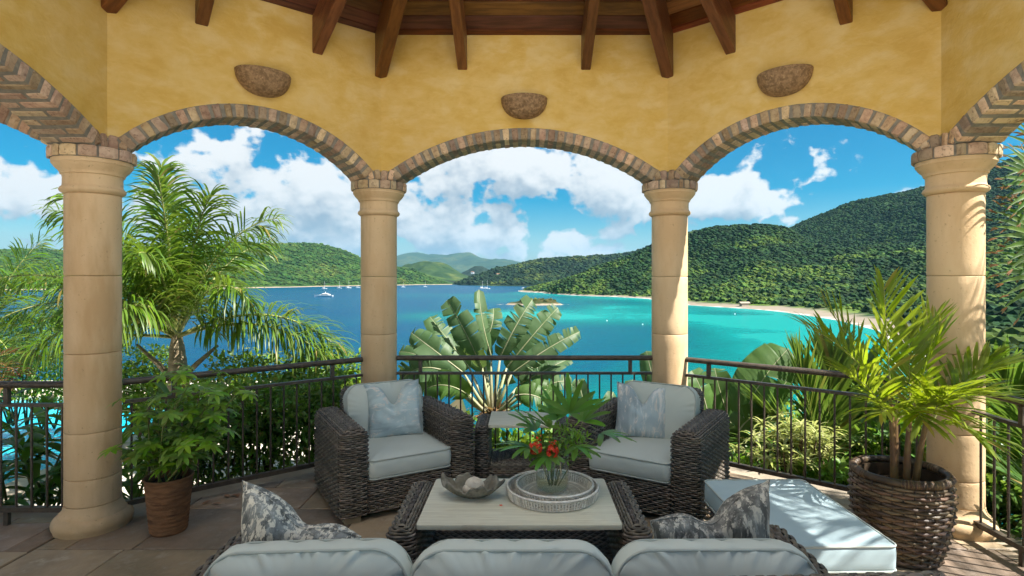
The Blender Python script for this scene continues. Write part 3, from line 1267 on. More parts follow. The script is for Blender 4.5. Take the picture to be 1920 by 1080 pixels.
def forest_mat(name, dark, mid, light, scale, patch, rock=None, sand=None, low=0.0):
    m = bpy.data.materials.new(name)
    m.use_nodes = True
    t = NT(m.node_tree)
    t.n.clear()
    out = t.new('ShaderNodeOutputMaterial')
    b = t.new('ShaderNodeBsdfPrincipled')
    w = t.new('ShaderNodeNewGeometry').outputs['Position']
    oi = t.new('ShaderNodeObjectInfo')
    n1 = t.noise(w, scale, 4, .65)
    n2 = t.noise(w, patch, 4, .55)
    if low:      # lower slopes painted lighter, standing in for sun below a cloud-shaded top
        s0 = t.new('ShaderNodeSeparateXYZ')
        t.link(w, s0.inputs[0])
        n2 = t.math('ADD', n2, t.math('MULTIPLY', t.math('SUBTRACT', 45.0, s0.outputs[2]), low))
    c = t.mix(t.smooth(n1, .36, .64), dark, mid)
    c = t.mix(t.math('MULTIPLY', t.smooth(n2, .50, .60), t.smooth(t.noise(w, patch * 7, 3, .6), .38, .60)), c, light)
    hs = t.new('ShaderNodeHueSaturation')
    t.link(c, hs.inputs['Color'])
    t.link(t.smooth(oi.outputs['Random'], 0, 1, .60, 1.45), hs.inputs['Value'])
    t.link(t.smooth(t.math('FRACT', t.math('MULTIPLY', oi.outputs['Random'], 9.7)), 0, 1, .48, .515), hs.inputs['Hue'])
    c = hs.outputs[0]
    sp = t.new('ShaderNodeSeparateXYZ')
    t.link(w, sp.inputs[0])
    z = t.math('ADD', sp.outputs[2], t.math('MULTIPLY', t.noise(w, patch * 6, 4), 3.0))
    if rock is not None:
        c = t.mix(t.smooth(z, SEA + rock[0] + 1.5, SEA + rock[0] + 3.0), rock[1], c)
    if sand is not None:
        c = t.mix(t.smooth(z, SEA + sand[0] + 1.5, SEA + sand[0] + 2.2), sand[1], c)
    t.link(c, b.inputs['Base Color'])
    b.inputs['Roughness'].default_value = .85
    b.inputs['Specular IOR Level'].default_value = .15
    t.link(b.outputs[0], out.inputs['Surface'])
    return m


def crown_meshes(mat, n=4):
    """a few low, lumpy tree crowns, unit size"""
    res = []
    for k in range(n):
        bm = bmesh.new()
        bmesh.ops.create_icosphere(bm, subdivisions=2, radius=1.0)
        rg = random.Random(k + 11)
        ph = [rg.uniform(0, 6) for _ in range(6)]
        for v in bm.verts:
            c = v.co
            s = 1 + .20 * math.sin(3.1 * c.x + ph[0]) * math.sin(3.7 * c.y + ph[1]) + .16 * math.sin(6 * c.z + ph[2] + 4 * c.x) + rg.uniform(-.10, .10)
            v.co = Vector((c.x * s, c.y * s, c.z * s * .85 + .25))
        me = bpy.data.meshes.new('crown')
        bm.to_mesh(me)
        bm.free()
        me.materials.append(mat)
        res.append(me)
    return res


def scatter_crowns(host_mesh, name, label, mat, density, smin, smax, zmin, seed=0, max_z=None):
    """forest canopy on a far hill: reads as one mass, so one object"""
    protos = bpy.data.collections.new(name + '_crowns')
    for k, me in enumerate(crown_meshes(mat)):
        protos.objects.link(bpy.data.objects.new('crown', me))
    g = bpy.data.node_groups.new(name, 'GeometryNodeTree')
    g.interface.new_socket('Geometry', in_out='INPUT', socket_type='NodeSocketGeometry')
    g.interface.new_socket('Geometry', in_out='OUTPUT', socket_type='NodeSocketGeometry')
    t = NT(g)
    gi, go = t.new('NodeGroupInput'), t.new('NodeGroupOutput')
    dp = t.new('GeometryNodeDistributePointsOnFaces')
    dp.inputs['Density'].default_value = density
    dp.inputs['Seed'].default_value = seed
    pos = t.new('GeometryNodeInputPosition')
    sx = t.new('ShaderNodeSeparateXYZ')
    t.link(pos.outputs[0], sx.inputs[0])
    cmp_ = t.new('FunctionNodeCompare', data_type='FLOAT', operation='GREATER_THAN')
    t.link(sx.outputs[2], cmp_.inputs[0])
    cmp_.inputs[1].default_value = zmin
    ci = t.new('GeometryNodeCollectionInfo')
    ci.inputs['Collection'].default_value = protos
    ci.inputs['Separate Children'].default_value = True
    ip = t.new('GeometryNodeInstanceOnPoints')
    ip.inputs['Pick Instance'].default_value = True
    rv = t.new('FunctionNodeRandomValue', data_type='FLOAT')
    rv.inputs[2].default_value = smin
    rv.inputs[3].default_value = smax
    rr = t.new('FunctionNodeRandomValue', data_type='FLOAT')
    rr.inputs[2].default_value = 0
    rr.inputs[3].default_value = 6.28
    rc = t.new('ShaderNodeCombineXYZ')
    t.link(rr.outputs[1], rc.inputs[2])
    pw = t.new('ShaderNodeMath', operation='POWER')
    rv.inputs[2].default_value = 0.0
    rv.inputs[3].default_value = 1.0
    t.link(rv.outputs[1], pw.inputs[0])
    pw.inputs[1].default_value = 2.4
    mr = t.new('ShaderNodeMapRange')
    t.link(pw.outputs[0], mr.inputs[0])
    mr.inputs[3].default_value = smin
    mr.inputs[4].default_value = smax
    nz = t.new('ShaderNodeTexNoise')
    nz.inputs['Scale'].default_value = .02 / max(smin, .5)
    nz.inputs['Detail'].default_value = 3.0
    dm = t.new('ShaderNodeMapRange')
    t.link(nz.outputs[0], dm.inputs[0])
    dm.inputs[1].default_value = .36
    dm.inputs[2].default_value = .60
    dm.inputs[3].default_value = density * .35
    dm.inputs[4].default_value = density * 1.35
    t.link(dm.outputs[0], dp.inputs['Density'])
    t.link(gi.outputs[0], dp.inputs['Mesh'])
    t.link(cmp_.outputs[0], dp.inputs['Selection'])
    t.link(dp.outputs['Points'], ip.inputs['Points'])
    t.link(ci.outputs[0], ip.inputs['Instance'])
    t.link(rc.outputs[0], ip.inputs['Rotation'])
    t.link(mr.outputs[0], ip.inputs['Scale'])
    t.link(ip.outputs[0], go.inputs[0])
    o = obj(name, host_mesh)
    md = o.modifiers.new('forest', 'NODES')
    md.node_group = g
    return tag(o, label, 'forest', kind='stuff')


def shore(px, py):
    Y = HC * FPX / (py - 523.0)
    return ((px - 983.0) * Y / FPX, Y, SEA)


def crest(px, py, Y):
    p = P(px, py, Y)
    return (p.x, p.y, p.z)


SHORE_R = [shore(1018, 549), shore(1060, 553), shore(1100, 555), shore(1150, 556.5), shore(1220, 561), shore(1290, 572), shore(1400, 579), shore(1500, 590),
           shore(1580, 603), shore(1650, 622), shore(1700, 650), shore(1735, 700), shore(1765, 770)]


def build_hills():
    # --- near right headland with the white beach
    ctrl = list(SHORE_R)
    for (x, y, z) in SHORE_R[4:]:
        ctrl.append((x - 60 * min(1, y / 300), y - 18 * min(1, y / 300), SEA - 6))
    ctrl += [(SHORE_R[0][0] - 60, SHORE_R[0][1], SEA - 8), (SHORE_R[0][0] + 10, SHORE_R[0][1] - 90, SEA - 8), (SHORE_R[2][0], SHORE_R[2][1] - 80, SEA - 6), (SHORE_R[3][0], SHORE_R[3][1] - 70, SEA - 6)]
    ctrl += [crest(1048, 531, 1010), crest(1075, 516, 1020), crest(1110, 505, 1020), crest(1160, 487, 1040), crest(1220, 466, 1060), crest(1290, 452, 1060), crest(1340, 440, 1030), crest(1380, 434, 1000),
             crest(1430, 424, 960), crest(1470, 430, 930), crest(1500, 447, 960), crest(1560, 490, 900), crest(1620, 478, 860), crest(1700, 470, 830), crest(1900, 560, 420), crest(1900, 600, 240), crest(2100, 540, 300)]
    ctrl += [crest(1300, 478, 1180), crest(1380, 468, 1160), crest(1450, 470, 1150), crest(1530, 482, 1120), crest(1600, 490, 1060)]
    # higher ridge behind
    ctrl += [crest(1480, 427, 1500), crest(1560, 396, 1450), crest(1640, 373, 1400), crest(1736, 359, 1330), crest(1850, 322, 1250), crest(1960, 285, 1200), crest(2150, 250, 1100)]
    ctrl += [crest(1300, 495, 1500), crest(1120, 522, 1500), crest(1020, 534, 1300), crest(1500, 500, 1900), crest(1800, 470, 1900), crest(2100, 440, 1700)]
    f = rbf(ctrl)
    xs = np.linspace(-20, 1500, 300)
    ys = np.linspace(80, 1700, 310)
    X, Y = np.meshgrid(xs, ys)
    Z = f(X, Y)
    hgt = np.clip((Z - SEA) / 40, 0, 1)
    Z = Z + hgt * (fbm2(X / 170, Y / 170, 3, 4) * 13 + fbm2(X / 45, Y / 45, 4, 3) * 3.0)
    Z = np.maximum(Z, SEA - 10)
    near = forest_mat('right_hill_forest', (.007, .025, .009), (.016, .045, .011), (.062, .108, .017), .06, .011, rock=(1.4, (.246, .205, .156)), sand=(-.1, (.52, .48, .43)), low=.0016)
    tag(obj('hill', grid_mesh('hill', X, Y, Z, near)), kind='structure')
    # canopy only where the camera side is near enough to tell crowns apart
    keep = (X < .98 * Y + 60)
    Zc = np.where(keep, Z, SEA - 20)
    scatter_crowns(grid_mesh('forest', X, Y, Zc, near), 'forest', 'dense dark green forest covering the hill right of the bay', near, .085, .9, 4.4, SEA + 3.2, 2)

    # --- ridge across the bay, right of the middle
    ctrl = [shore(870, 534.5), shore(930, 536), shore(985, 537), shore(1040, 537.5), shore(1110, 538), shore(1200, 538.5)]
    ctrl += [(x, y - 160, SEA - 10) for x, y, z in ctrl]
    ctrl += [crest(868, 531, 2420), crest(895, 521, 2500), crest(930, 509, 2550), crest(980, 499, 2550), crest(1040, 490, 2500), crest(1090, 482, 2450), crest(1120, 484, 2450), crest(1150, 490, 2400), crest(1200, 470, 2350),
             crest(1310, 431, 2300), crest(1345, 436, 2300), crest(1400, 470, 2300), crest(1000, 515, 3300), crest(1200, 512, 3300), crest(880, 530, 3200)]
    f = rbf(ctrl)
    X, Y = np.meshgrid(np.linspace(-450, 1300, 220), np.linspace(1800, 3300, 160))
    Z = f(X, Y)
    hgt = np.clip((Z - SEA) / 60, 0, 1)
    Z = Z + hgt * (fbm2(X / 300, Y / 300, 5, 4) * 15 + fbm2(X / 26, Y / 26, 6, 2) * 2.2)
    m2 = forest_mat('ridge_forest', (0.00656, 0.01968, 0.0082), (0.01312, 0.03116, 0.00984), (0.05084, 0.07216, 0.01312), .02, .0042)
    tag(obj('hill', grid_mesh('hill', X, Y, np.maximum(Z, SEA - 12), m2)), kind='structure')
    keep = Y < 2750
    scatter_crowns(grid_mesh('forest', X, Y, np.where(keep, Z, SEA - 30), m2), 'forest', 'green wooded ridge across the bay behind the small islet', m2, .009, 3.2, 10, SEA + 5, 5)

    # --- long green hill on the left shore
    SL = [shore(-250, 548), shore(-60, 545.5), shore(60, 543.5), shore(200, 542), shore(330, 541.3), shore(430, 540.6), shore(500, 539.4), shore(600, 537.2), shore(700, 535.4), shore(780, 534.2), shore(850, 533.6)]
    ctrl = list(SL) + [(x + 40, y - 170, SEA - 10) for x, y, z in SL]
    ctrl += [crest(-200, 470, 1900), crest(-40, 480, 1900), crest(60, 484, 1950), crest(160, 492, 1950), crest(300, 482, 1950), crest(400, 474, 2000), crest(465, 472, 2050), crest(540, 480, 2200), crest(580, 482, 2300),
             crest(625, 480, 2400), crest(676, 484, 2550), crest(725, 496, 2700), crest(770, 506, 2800), crest(805, 522, 2850)]
    ctrl += [crest(a, 500, 3300) for a in (0, 250, 500, 700)] + [crest(860, 531, 3000)]
    f = rbf(ctrl)
    X, Y = np.meshgrid(np.linspace(-2400, -250, 300), np.linspace(1100, 3300, 240))
    Z = f(X, Y)
    hgt = np.clip((Z - SEA) / 60, 0, 1)
    Z = Z + hgt * (fbm2(X / 240, Y / 240, 8, 4) * 16 + fbm2(X / 26, Y / 26, 9, 2) * 2.0)
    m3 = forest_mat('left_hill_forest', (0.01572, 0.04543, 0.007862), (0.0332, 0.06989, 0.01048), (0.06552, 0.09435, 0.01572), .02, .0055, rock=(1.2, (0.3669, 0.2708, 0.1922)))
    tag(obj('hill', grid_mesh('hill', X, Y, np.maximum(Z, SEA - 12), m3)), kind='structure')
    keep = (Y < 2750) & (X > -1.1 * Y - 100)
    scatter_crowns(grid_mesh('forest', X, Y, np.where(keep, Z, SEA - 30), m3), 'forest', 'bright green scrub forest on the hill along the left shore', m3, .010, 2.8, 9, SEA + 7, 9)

    # --- smaller hills behind and the far mountain
    def ridge(px_pts, y_front, seed, mat, base_y, wx, dens=None):
        ctrl = []
        for px, py, Yc in px_pts:
            ctrl.append(crest(px, py, Yc))
            ctrl.append(((px - 983) * (Yc - wx) / FPX, Yc - wx, SEA - 2))
            ctrl.append(((px - 983) * (Yc + wx) / FPX, Yc + wx, SEA - 2))
        x0 = (px_pts[0][0] - 983) * px_pts[0][2] / FPX
        x1 = (px_pts[-1][0] - 983) * px_pts[-1][2] / FPX
        ym = sum(p[2] for p in px_pts) / len(px_pts)
        ctrl += [(x0 - wx, ym, SEA - 5), (x1 + wx, ym, SEA - 5)]
        f = rbf(ctrl)
        X, Y = np.meshgrid(np.linspace(x0 - wx, x1 + wx, 160), np.linspace(ym - wx * 1.3, ym + wx * 1.3, 100))
        Z = f(X, Y)
        hgt = np.clip((Z - SEA) / 90, 0, 1)
        Z = Z + hgt * (fbm2(X / (wx * .45), Y / (wx * .45), seed, 5, .55) * wx * .045 + fbm2(X / 30, Y / 30, seed + 1, 2) * 4)
        tag(obj('hill', grid_mesh('hill', X, Y, np.maximum(Z, SEA - 12), mat)), kind='structure')
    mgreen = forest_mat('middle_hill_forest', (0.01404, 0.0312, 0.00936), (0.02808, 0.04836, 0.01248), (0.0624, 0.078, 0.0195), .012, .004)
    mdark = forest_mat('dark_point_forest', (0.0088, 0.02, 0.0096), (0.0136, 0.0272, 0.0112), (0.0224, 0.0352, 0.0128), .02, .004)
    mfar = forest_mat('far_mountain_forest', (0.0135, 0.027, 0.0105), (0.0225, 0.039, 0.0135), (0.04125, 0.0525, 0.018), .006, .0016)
    ridge([(735, 512, 3700), (757, 500, 3700), (775, 493, 3700), (797, 490, 3700), (820, 493, 3700), (843, 502, 3700), (866, 513, 3700), (888, 523, 3700)], 0, 21, mgreen, 0, 420)
    ridge([(700, 528, 3050), (745, 523, 3050), (790, 521, 3050), (830, 524, 3050), (880, 530, 3050)], 0, 23, mdark, 0, 150)
    ridge([(872, 510, 5200), (890, 501, 5200), (905, 501, 5200), (922, 510, 5200)], 0, 25, mdark, 0, 300)
    ridge([(700, 492, 14500), (745, 483, 14500), (766, 480, 14500), (790, 484, 14300), (820, 477, 14000), (850, 471, 14000), (872, 469, 14000), (895, 476, 14000), (925, 483, 14000), (948, 483, 14000), (975, 490, 14000), (1010, 501, 14000), (1100, 515, 14000)],
          0, 27, mfar, 0, 3000)


build_hills()


def build_islet():
    c = Vector(shore(1003, 571))
    X, Y = np.meshgrid(np.linspace(-46, 46, 70), np.linspace(-34, 34, 50))
    r = np.sqrt((X / 30) ** 2 + (Y / 20) ** 2)
    Z = 7.5 * np.clip(1 - r ** 2, -1, 1) + 1.2 * fbm2(X / 9, Y / 9, 31, 4) - .6
    tail = np.exp(-((Y - 2) / 4.5) ** 2) * np.clip(1 - np.abs(X) / 46, 0, 1) * 1.6
    Z = np.maximum(np.minimum(Z, 5.6 + .8 * fbm2(X / 6, Y / 6, 33, 3)), tail - .6 + .5 * fbm2(X / 4, Y / 4, 32, 3))
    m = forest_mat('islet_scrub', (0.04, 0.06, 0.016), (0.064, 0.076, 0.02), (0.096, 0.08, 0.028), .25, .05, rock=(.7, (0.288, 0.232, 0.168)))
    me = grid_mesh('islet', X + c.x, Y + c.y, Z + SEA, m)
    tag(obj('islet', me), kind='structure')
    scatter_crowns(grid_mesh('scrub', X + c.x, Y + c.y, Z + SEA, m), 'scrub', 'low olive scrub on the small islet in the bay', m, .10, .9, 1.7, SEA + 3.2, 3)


build_islet()


def build_sea():
    rows = np.geomspace(18, 22000, 340)
    cols = np.sinh(np.linspace(-2.4, 2.4, 361)) / math.sinh(2.4) * 3.0
    X = cols[None, :] * (rows[:, None] + 15)
    Y = np.repeat(rows[:, None], len(cols), 1)
    Z = np.full_like(X, SEA)
    # water depth: shallow sand off the beach, round the islet and over the bars, deep elsewhere
    sh = np.array([(p[0], p[1]) for p in SHORE_R])
    d = np.full(X.shape, 1e9)
    for i in range(len(sh) - 1):
        a, b = sh[i], sh[i + 1]
        ab = b - a
        t = np.clip(((X - a[0]) * ab[0] + (Y - a[1]) * ab[1]) / (ab @ ab), 0, 1)
        d = np.minimum(d, np.hypot(X - a[0] - t * ab[0], Y - a[1] - t * ab[1]))
    wob = fbm2(X / 70, Y / 110, 41, 4)
    shallow = np.clip(1.05 - d / (95 + 55 * wob), 0, 1)
    isl = np.array(shore(1003, 571)[:2])

    def blob(px, py, rx, ry):
        Yc = HC * FPX / (py - 523.0)
        Xc = (px - 983) * Yc / FPX
        sx, sy = rx * Yc / FPX, Yc * Yc / (HC * FPX) * ry
        return np.exp(-(((X - Xc) / sx) ** 2 + ((Y - Yc) / sy) ** 2))
    bars = (blob(1120, 590, 190, 12) * .62 + blob(960, 590, 130, 9) * .5 + blob(830, 592, 80, 8) * .5 + blob(1040, 562, 150, 6) * .42 + blob(1180, 582, 90, 12) * .35
            + blob(1420, 600, 160, 16) * .45 + blob(1560, 640, 150, 26) * .75 + blob(1480, 660, 160, 16) * .3 + blob(1620, 660, 90, 22) * .4 + blob(900, 553, 150, 4) * .28)
    dark = blob(1350, 588, 80, 5) * .55 + blob(1240, 620, 110, 10) * .35 + blob(1470, 622, 60, 7) * .35 + blob(1150, 655, 200, 14) * .12
    depth = np.clip(shallow * .75 + bars * (1 + .45 * wob) - dark, 0, 1.2)
    mix_mid = np.clip(1 / (1 + np.exp(-((X / (Y + 1)) + .03 + .05 * wob) * 9)), 0, 1) * np.clip((900 - Y) / 500, 0, 1)   # bay floor rises to the right
    depth = np.clip(depth + .06 + .26 * mix_mid, 0, 1.15)
    me = grid_mesh('sea', X, Y, Z, None)
    at = me.attributes.new('shallow', 'FLOAT', 'POINT')
    at.data.foreach_set('value', depth.astype(np.float32).ravel())
    m = bpy.data.materials.new('bay_water')
    m.use_nodes = True
    t = NT(m.node_tree)
    t.n.clear()
    out = t.new('ShaderNodeOutputMaterial')
    b = t.new('ShaderNodeBsdfPrincipled')
    an = t.new('ShaderNodeAttribute', attribute_name='shallow')
    w = t.new('ShaderNodeNewGeometry').outputs['Position']
    st = t.noise(t.mapping(w, (1, .5, 1)), .018, 5, .6, .6)
    st2 = t.noise(t.mapping(w, (1, 1.6, 1), rot=(0, 0, .3)), .11, 4, .6)
    v = t.math('ADD', an.outputs['Fac'], t.math('MULTIPLY', t.math('SUBTRACT', st, .5), .34))
    v = t.math('ADD', v, t.math('MULTIPLY', t.math('SUBTRACT', st2, .5), .24))
    st3 = t.noise(t.mapping(w, (1, 1.7, 1), rot=(0, 0, .35)), .33, 4, .65)
    v = t.math('ADD', v, t.math('MULTIPLY', t.math('SUBTRACT', st3, .5), .42))
    c = t.ramp(v, [(.0, (.0001, .046, .112)), (.20, (.0001, .070, .116)), (.42, (.0002, .098, .118)), (.68, (.0004, .128, .132)), (.95, (.002, .185, .180)), (1.0, (.008, .23, .215))])
    t.link(c, b.inputs['Base Color'])
    b.inputs['Roughness'].default_value = .22
    b.inputs['IOR'].default_value = 1.33
    b.inputs['Specular IOR Level'].default_value = .02
    bp = t.new('ShaderNodeBump')
    bp.inputs['Strength'].default_value = .9
    bp.inputs['Distance'].default_value = .8
    t.link(t.math('ADD', t.noise(t.mapping(w, (1, 1.8, 1), rot=(0, 0, .35)), .5, 5, .6), t.math('MULTIPLY', t.noise(w, .06, 3), 1.2)), bp.inputs['Height'])
    t.link(bp.outputs[0], b.inputs['Normal'])
    t.link(b.outputs[0], out.inputs['Surface'])
    me.materials.append(m)
    tag(obj('sea', me), kind='structure')


build_sea()


def build_ground():
    """garden round the pavilion: level by the pool on the left, steep slope to the sea in front"""
    xs = np.concatenate([np.linspace(-60, -12, 20), np.linspace(-11.5, 11.5, 70), np.linspace(12, 60, 20)])
    ys = np.concatenate([np.linspace(-40, -2, 12), np.linspace(-1.5, 16, 60), np.linspace(17, 90, 30)])
    X, Y = np.meshgrid(xs, ys)
    front = np.where(X < -2, 5.3, 5.3) + np.clip(-X - 3.5, 0, 20) * .95
    side = np.clip(X - 3.2, 0, 60)
    Z = -.42 - np.clip(Y - front, 0, 200) * .52 - side * .38
    Z = np.where(X < -3.3, np.maximum(np.minimum(Z, -.42 - .62 * np.clip((-X - 3.3) / 1.2, 0, 1)), -60), Z)
    # low terrace of pale paving behind the hedge
    low = np.clip((Y - 5.0) / .9, 0, 1) * np.clip((-X - 1.1) / .8, 0, 1)
    edge_ = 10.5 + np.clip(-X - 4, 0, 3) * 1.2
    Z = np.where((X < -1.1) & (Y > 4.9), np.minimum(-.42 - .66 * low, -.42) - np.clip(Y - edge_, 0, 200) * .52, Z)
    Z += .12 * fbm2(X / 1.5, Y / 1.5, 51, 3) * (np.abs(X) > 3.2) - .02
    inside = (np.abs(X) < 3.4) & (Y < 5.2)
    Z = np.where(inside, -.62, Z)
    pool = (X < -6.3) & (X > -16) & (Y > 6.9) & (Y < 12.9)
    Z = np.where(pool, -1.9, Z)
    tag(obj('ground', grid_mesh('ground', X, Y, Z, M['garden'])), kind='structure')
    # unseen white house wing, added so its sunlit side bounces light indoors
    hw = thing('added_house_wing', 'white stucco house wing added behind the camera to bounce sunlight', 'house', (-5.6, -9.0, -.6))
    mb = MB()
    mb.box((-1.5, 0, 2.8), (1.5, 7.4, 2.8))
    mb.build('wall', pmat('white_stucco', (.80, .76, .68), (.74, .70, .62), 3, .9, .1, .3, 40), hw)
    mb = MB()
    mb.add([(.4, -7.8, 5.6), (.4, 7.8, 5.6), (-3.4, 7.8, 5.6), (-3.4, -7.8, 5.6), (-1.5, -6, 6.9), (-1.5, 6, 6.9)], [(0, 1, 2, 3), (0, 4, 5, 1), (2, 5, 4, 3), (1, 5, 2), (3, 4, 0)])
    mb.build('roof', M['roof'], hw)
    for k in (-4.5, -1.5, 1.5, 4.5):
        mb = MB()
        mb.box((.012, k, 2.2), (.02, .5, .75))
        mb.build('window', pmat('wing_window', (.05, .06, .07), None, rough=.1), hw)
    court = MB()
    court.box((0, -10.6, -.07), (24, 10.05, .06))
    tag(court.build('added_courtyard', M['court']), kind='structure')  # unseen pale court, added to bounce sun up into the pavilion


build_ground()


def build_pool():
    p = thing('swimming_pool', 'turquoise swimming pool seen through the leaves at lower left', 'pool', (-10.8, 9.9, -.98))
    w = pmat('pool_water', (.0, .42, .56), (.02, .55, .66), .9, .12, .5, .35, 3.0, bdist=.05)
    mb = MB()
    mb.box((0, 0, -.12), (4.2, 2.7, .05))
    mb.build('water', w, p)
    cop = pmat('pool_coping', (.60, .50, .38), (.50, .41, .30), 3, .8, .2, .3, 30)
    mb = MB()
    for c, h in (((0, 2.95, -.03), (4.7, .25, .04)), ((0, -2.95, -.03), (4.7, .25, .04)), ((-4.45, 0, -.03), (.25, 2.7, .04)), ((4.45, 0, -.03), (.25, 2.7, .04))):
        mb.box(c, h)
    mb.build('coping', cop, p)
    band = pmat('waterline_tile', (.03, .12, .20), (.06, .22, .32), 25, .2)
    mb = MB()
    for c, h in (((0, 2.71, -.20), (4.2, .012, .13)), ((0, -2.71, -.20), (4.2, .012, .13)), ((-4.21, 0, -.2), (.012, 2.69, .13)), ((4.21, 0, -.2), (.012, 2.69, .13))):
        mb.box(c, h)
    mb.build('tile_band', band, p)
    deck = MB()
    deck.prism([(-6.0, 6.4), (-2.4, 6.4), (-2.9, 9.6), (-5.2, 13.0), (-6.0, 13.0)], -1.05, -.96)
    deck.prism([(-17, 5.0), (-4.6, 5.0), (-4.6, 6.39), (-17, 6.39)], -1.05, -.962)
    deck.prism([(-17, 13.11), (-5.4, 13.11), (-5.8, 14.6), (-17, 14.6)], -1.05, -.962)
    tag(deck.build('pool_deck', M['court']), kind='structure')


build_pool()


# ---------------------------------------------------------------- boats
WHITE = pmat('white_gelcoat', (.80, .80, .79), None, rough=.3, spec=.5)
DARKWIN = pmat('dark_boat_window', (.02, .03, .04), None, rough=.1, spec=.6)


def hull(mb, L, B, H, n=12):
    rows = []
    for k in range(n + 1):
        t = k / n
        x = -L / 2 + L * t
        w = B / 2 * (1 - max(0, (t - .45) / .55) ** 2.2) * (.86 + .14 * min(1, t * 4))
        sheer = H * (1 + .25 * t * t)
        rows.append([(x, -w, sheer), (x, -w * .82, H * .35), (x, -w * .45, -.3), (x, w * .45, -.3), (x, w * .82, H * .35), (x, w, sheer)])
    mb.grid(rows, close_u=True)
    mb.f.append(tuple(range(6)))


def sailboat(px, py, label, L=12.0, heading=.3):
    x, y, z = shore(px, py)
    s = thing('sailboat', label, 'sailboat', (x, y, z), heading, 'sailboats at anchor')
    mb = MB()
    hull(mb, L, L * .28, L * .09)
    mb.build('hull', WHITE, s)
    mb = MB()
    mb.box((-.05 * L, 0, L * .125), (.2 * L, .085 * L, .03 * L))
    mb.build('cabin', WHITE, s)
    mb = MB()
    mb.tube([(.06 * L, 0, .1 * L), (.06 * L, 0, 1.35 * L)], L * .012, 6)
    mb.build('mast', WHITE, s)
    mb = MB()
    mb.tube([(.06 * L, 0, .25 * L), (-.36 * L, 0, .25 * L)], L * .016, 6)
    mb.build('boom', WHITE, s)


sailboat(608, 541.5, 'leftmost white sailboat anchored off the long left beach', 15, .2)
sailboat(636, 540.8, 'white sailboat second from the left, off the long left beach', 15, -.2)
sailboat(653.5, 540.2, 'white sailboat third from the left, just left of a middle column', 16, .5)
sailboat(671, 539.6, 'small white sailboat touching the left edge of the second column', 13, .1)
sailboat(756, 538.6, 'small white sailboat far out, just right of the second column', 13, .4)
sailboat(797, 538.2, 'white sailboat alone below the dark wooded point', 14, .0)
sailboat(904, 541.0, 'left one of two sailboats moored close together above the tall banana leaf', 16, .4)
sailboat(913, 541.6, 'right one of two sailboats moored close together above the tall banana leaf', 17, .1)


def motorboat(px, py, label, L, heading):
    x, y, z = shore(px, py)
    s = thing('motor_yacht', label, 'motorboat', (x, y, z), heading)
    mb = MB()
    hull(mb, L, L * .24, L * .085)
    mb.build('hull', WHITE, s)
    mb = MB()
    for k, (a, b, zz, h) in enumerate(((-.36, .22, .10, .05), (-.24, .10, .165, .035))):
        mb.add([(a * L, -.085 * L, zz * L), (b * L, -.085 * L, zz * L), (b * L, .085 * L, zz * L), (a * L, .085 * L, zz * L),
                ((a + .03) * L, -.07 * L, (zz + h) * L), ((b - .10) * L, -.07 * L, (zz + h) * L), ((b - .10) * L, .07 * L, (zz + h) * L), ((a + .03) * L, .07 * L, (zz + h) * L)],
               [(3, 2, 1, 0), (4, 5, 6, 7), (0, 1, 5, 4), (1, 2, 6, 5), (2, 3, 7, 6), (3, 0, 4, 7)])
    mb.build('cabin', WHITE, s)
    mb = MB()
    mb.box((-.06 * L, 0, .128 * L), (.20 * L, .088 * L, .010 * L))
    mb.build('window', DARKWIN, s)
    mb = MB()
    mb.tube([(-.08 * L, 0, .2 * L), (-.11 * L, 0, .29 * L)], L * .012, 6)
    mb.build('mast', WHITE, s)


motorboat(607, 556.5, 'large white motor yacht crossing the bay, nearest boat on the left', 27, PI + .05)
motorboat(982, 541, 'small white motorboat on the water left of the wooded headland', 15, .2)


def buoy(px, py, label, r=.55):
    x, y, z = shore(px, py)
    b = thing('mooring_buoy', label, 'buoy', (x, y, z), 0, 'white mooring buoys')
    r *= .7
    mb = MB()
    mb.lathe([(0, -.3), (r * .8, -.1), (r, r * .5), (r * .8, r * 1.1), (r * .3, r * 1.4), (0, r * 1.45)], 12, cap=False)
    mb.build('float', WHITE, b, 60)
    mb = MB()
    mb.tube([(0, 0, r * 1.4), (0, 0, r * 2.2)], r * .12, 5)
    mb.build('pole', WHITE, b)


buoy(1138, 602, 'left of two tiny white buoys on the turquoise water, above the leaf tips')
buoy(1205, 609, 'right of two tiny white buoys, close to the third column')
buoy(1378, 589.5, 'tiny white buoy just off the white beach', .7)


# ---------------------------------------------------------------- far houses
def house(px, py, Y, label, w, d, h, yaw):
    p = P(px, py, Y)
    t = thing('house', label, 'house', (p.x, p.y, p.z - h * .6), yaw, 'white houses on far hills')
    mb = MB()
    mb.box((0, 0, h / 2 - 2), (w / 2, d / 2, h / 2 + 2))
    mb.build('wall', WHITE, t)
    mb = MB()
    e = 1.08
    mb.add([(-w / 2 * e, -d / 2 * e, h), (w / 2 * e, -d / 2 * e, h), (w / 2 * e, d / 2 * e, h), (-w / 2 * e, d / 2 * e, h), (-w / 4, 0, h * 1.45), (w / 4, 0, h * 1.45)],
           [(3, 2, 1, 0), (0, 1, 5, 4), (1, 2, 5), (2, 3, 4, 5), (3, 0, 4)])
    mb.build('roof', M['roof'], t)
    for k in (-1, 1):
        mb = MB()
        mb.box((k * w * .22, -d / 2 - .03, h * .5), (w * .1, .05, h * .22))
        mb.build('window', DARKWIN, t)


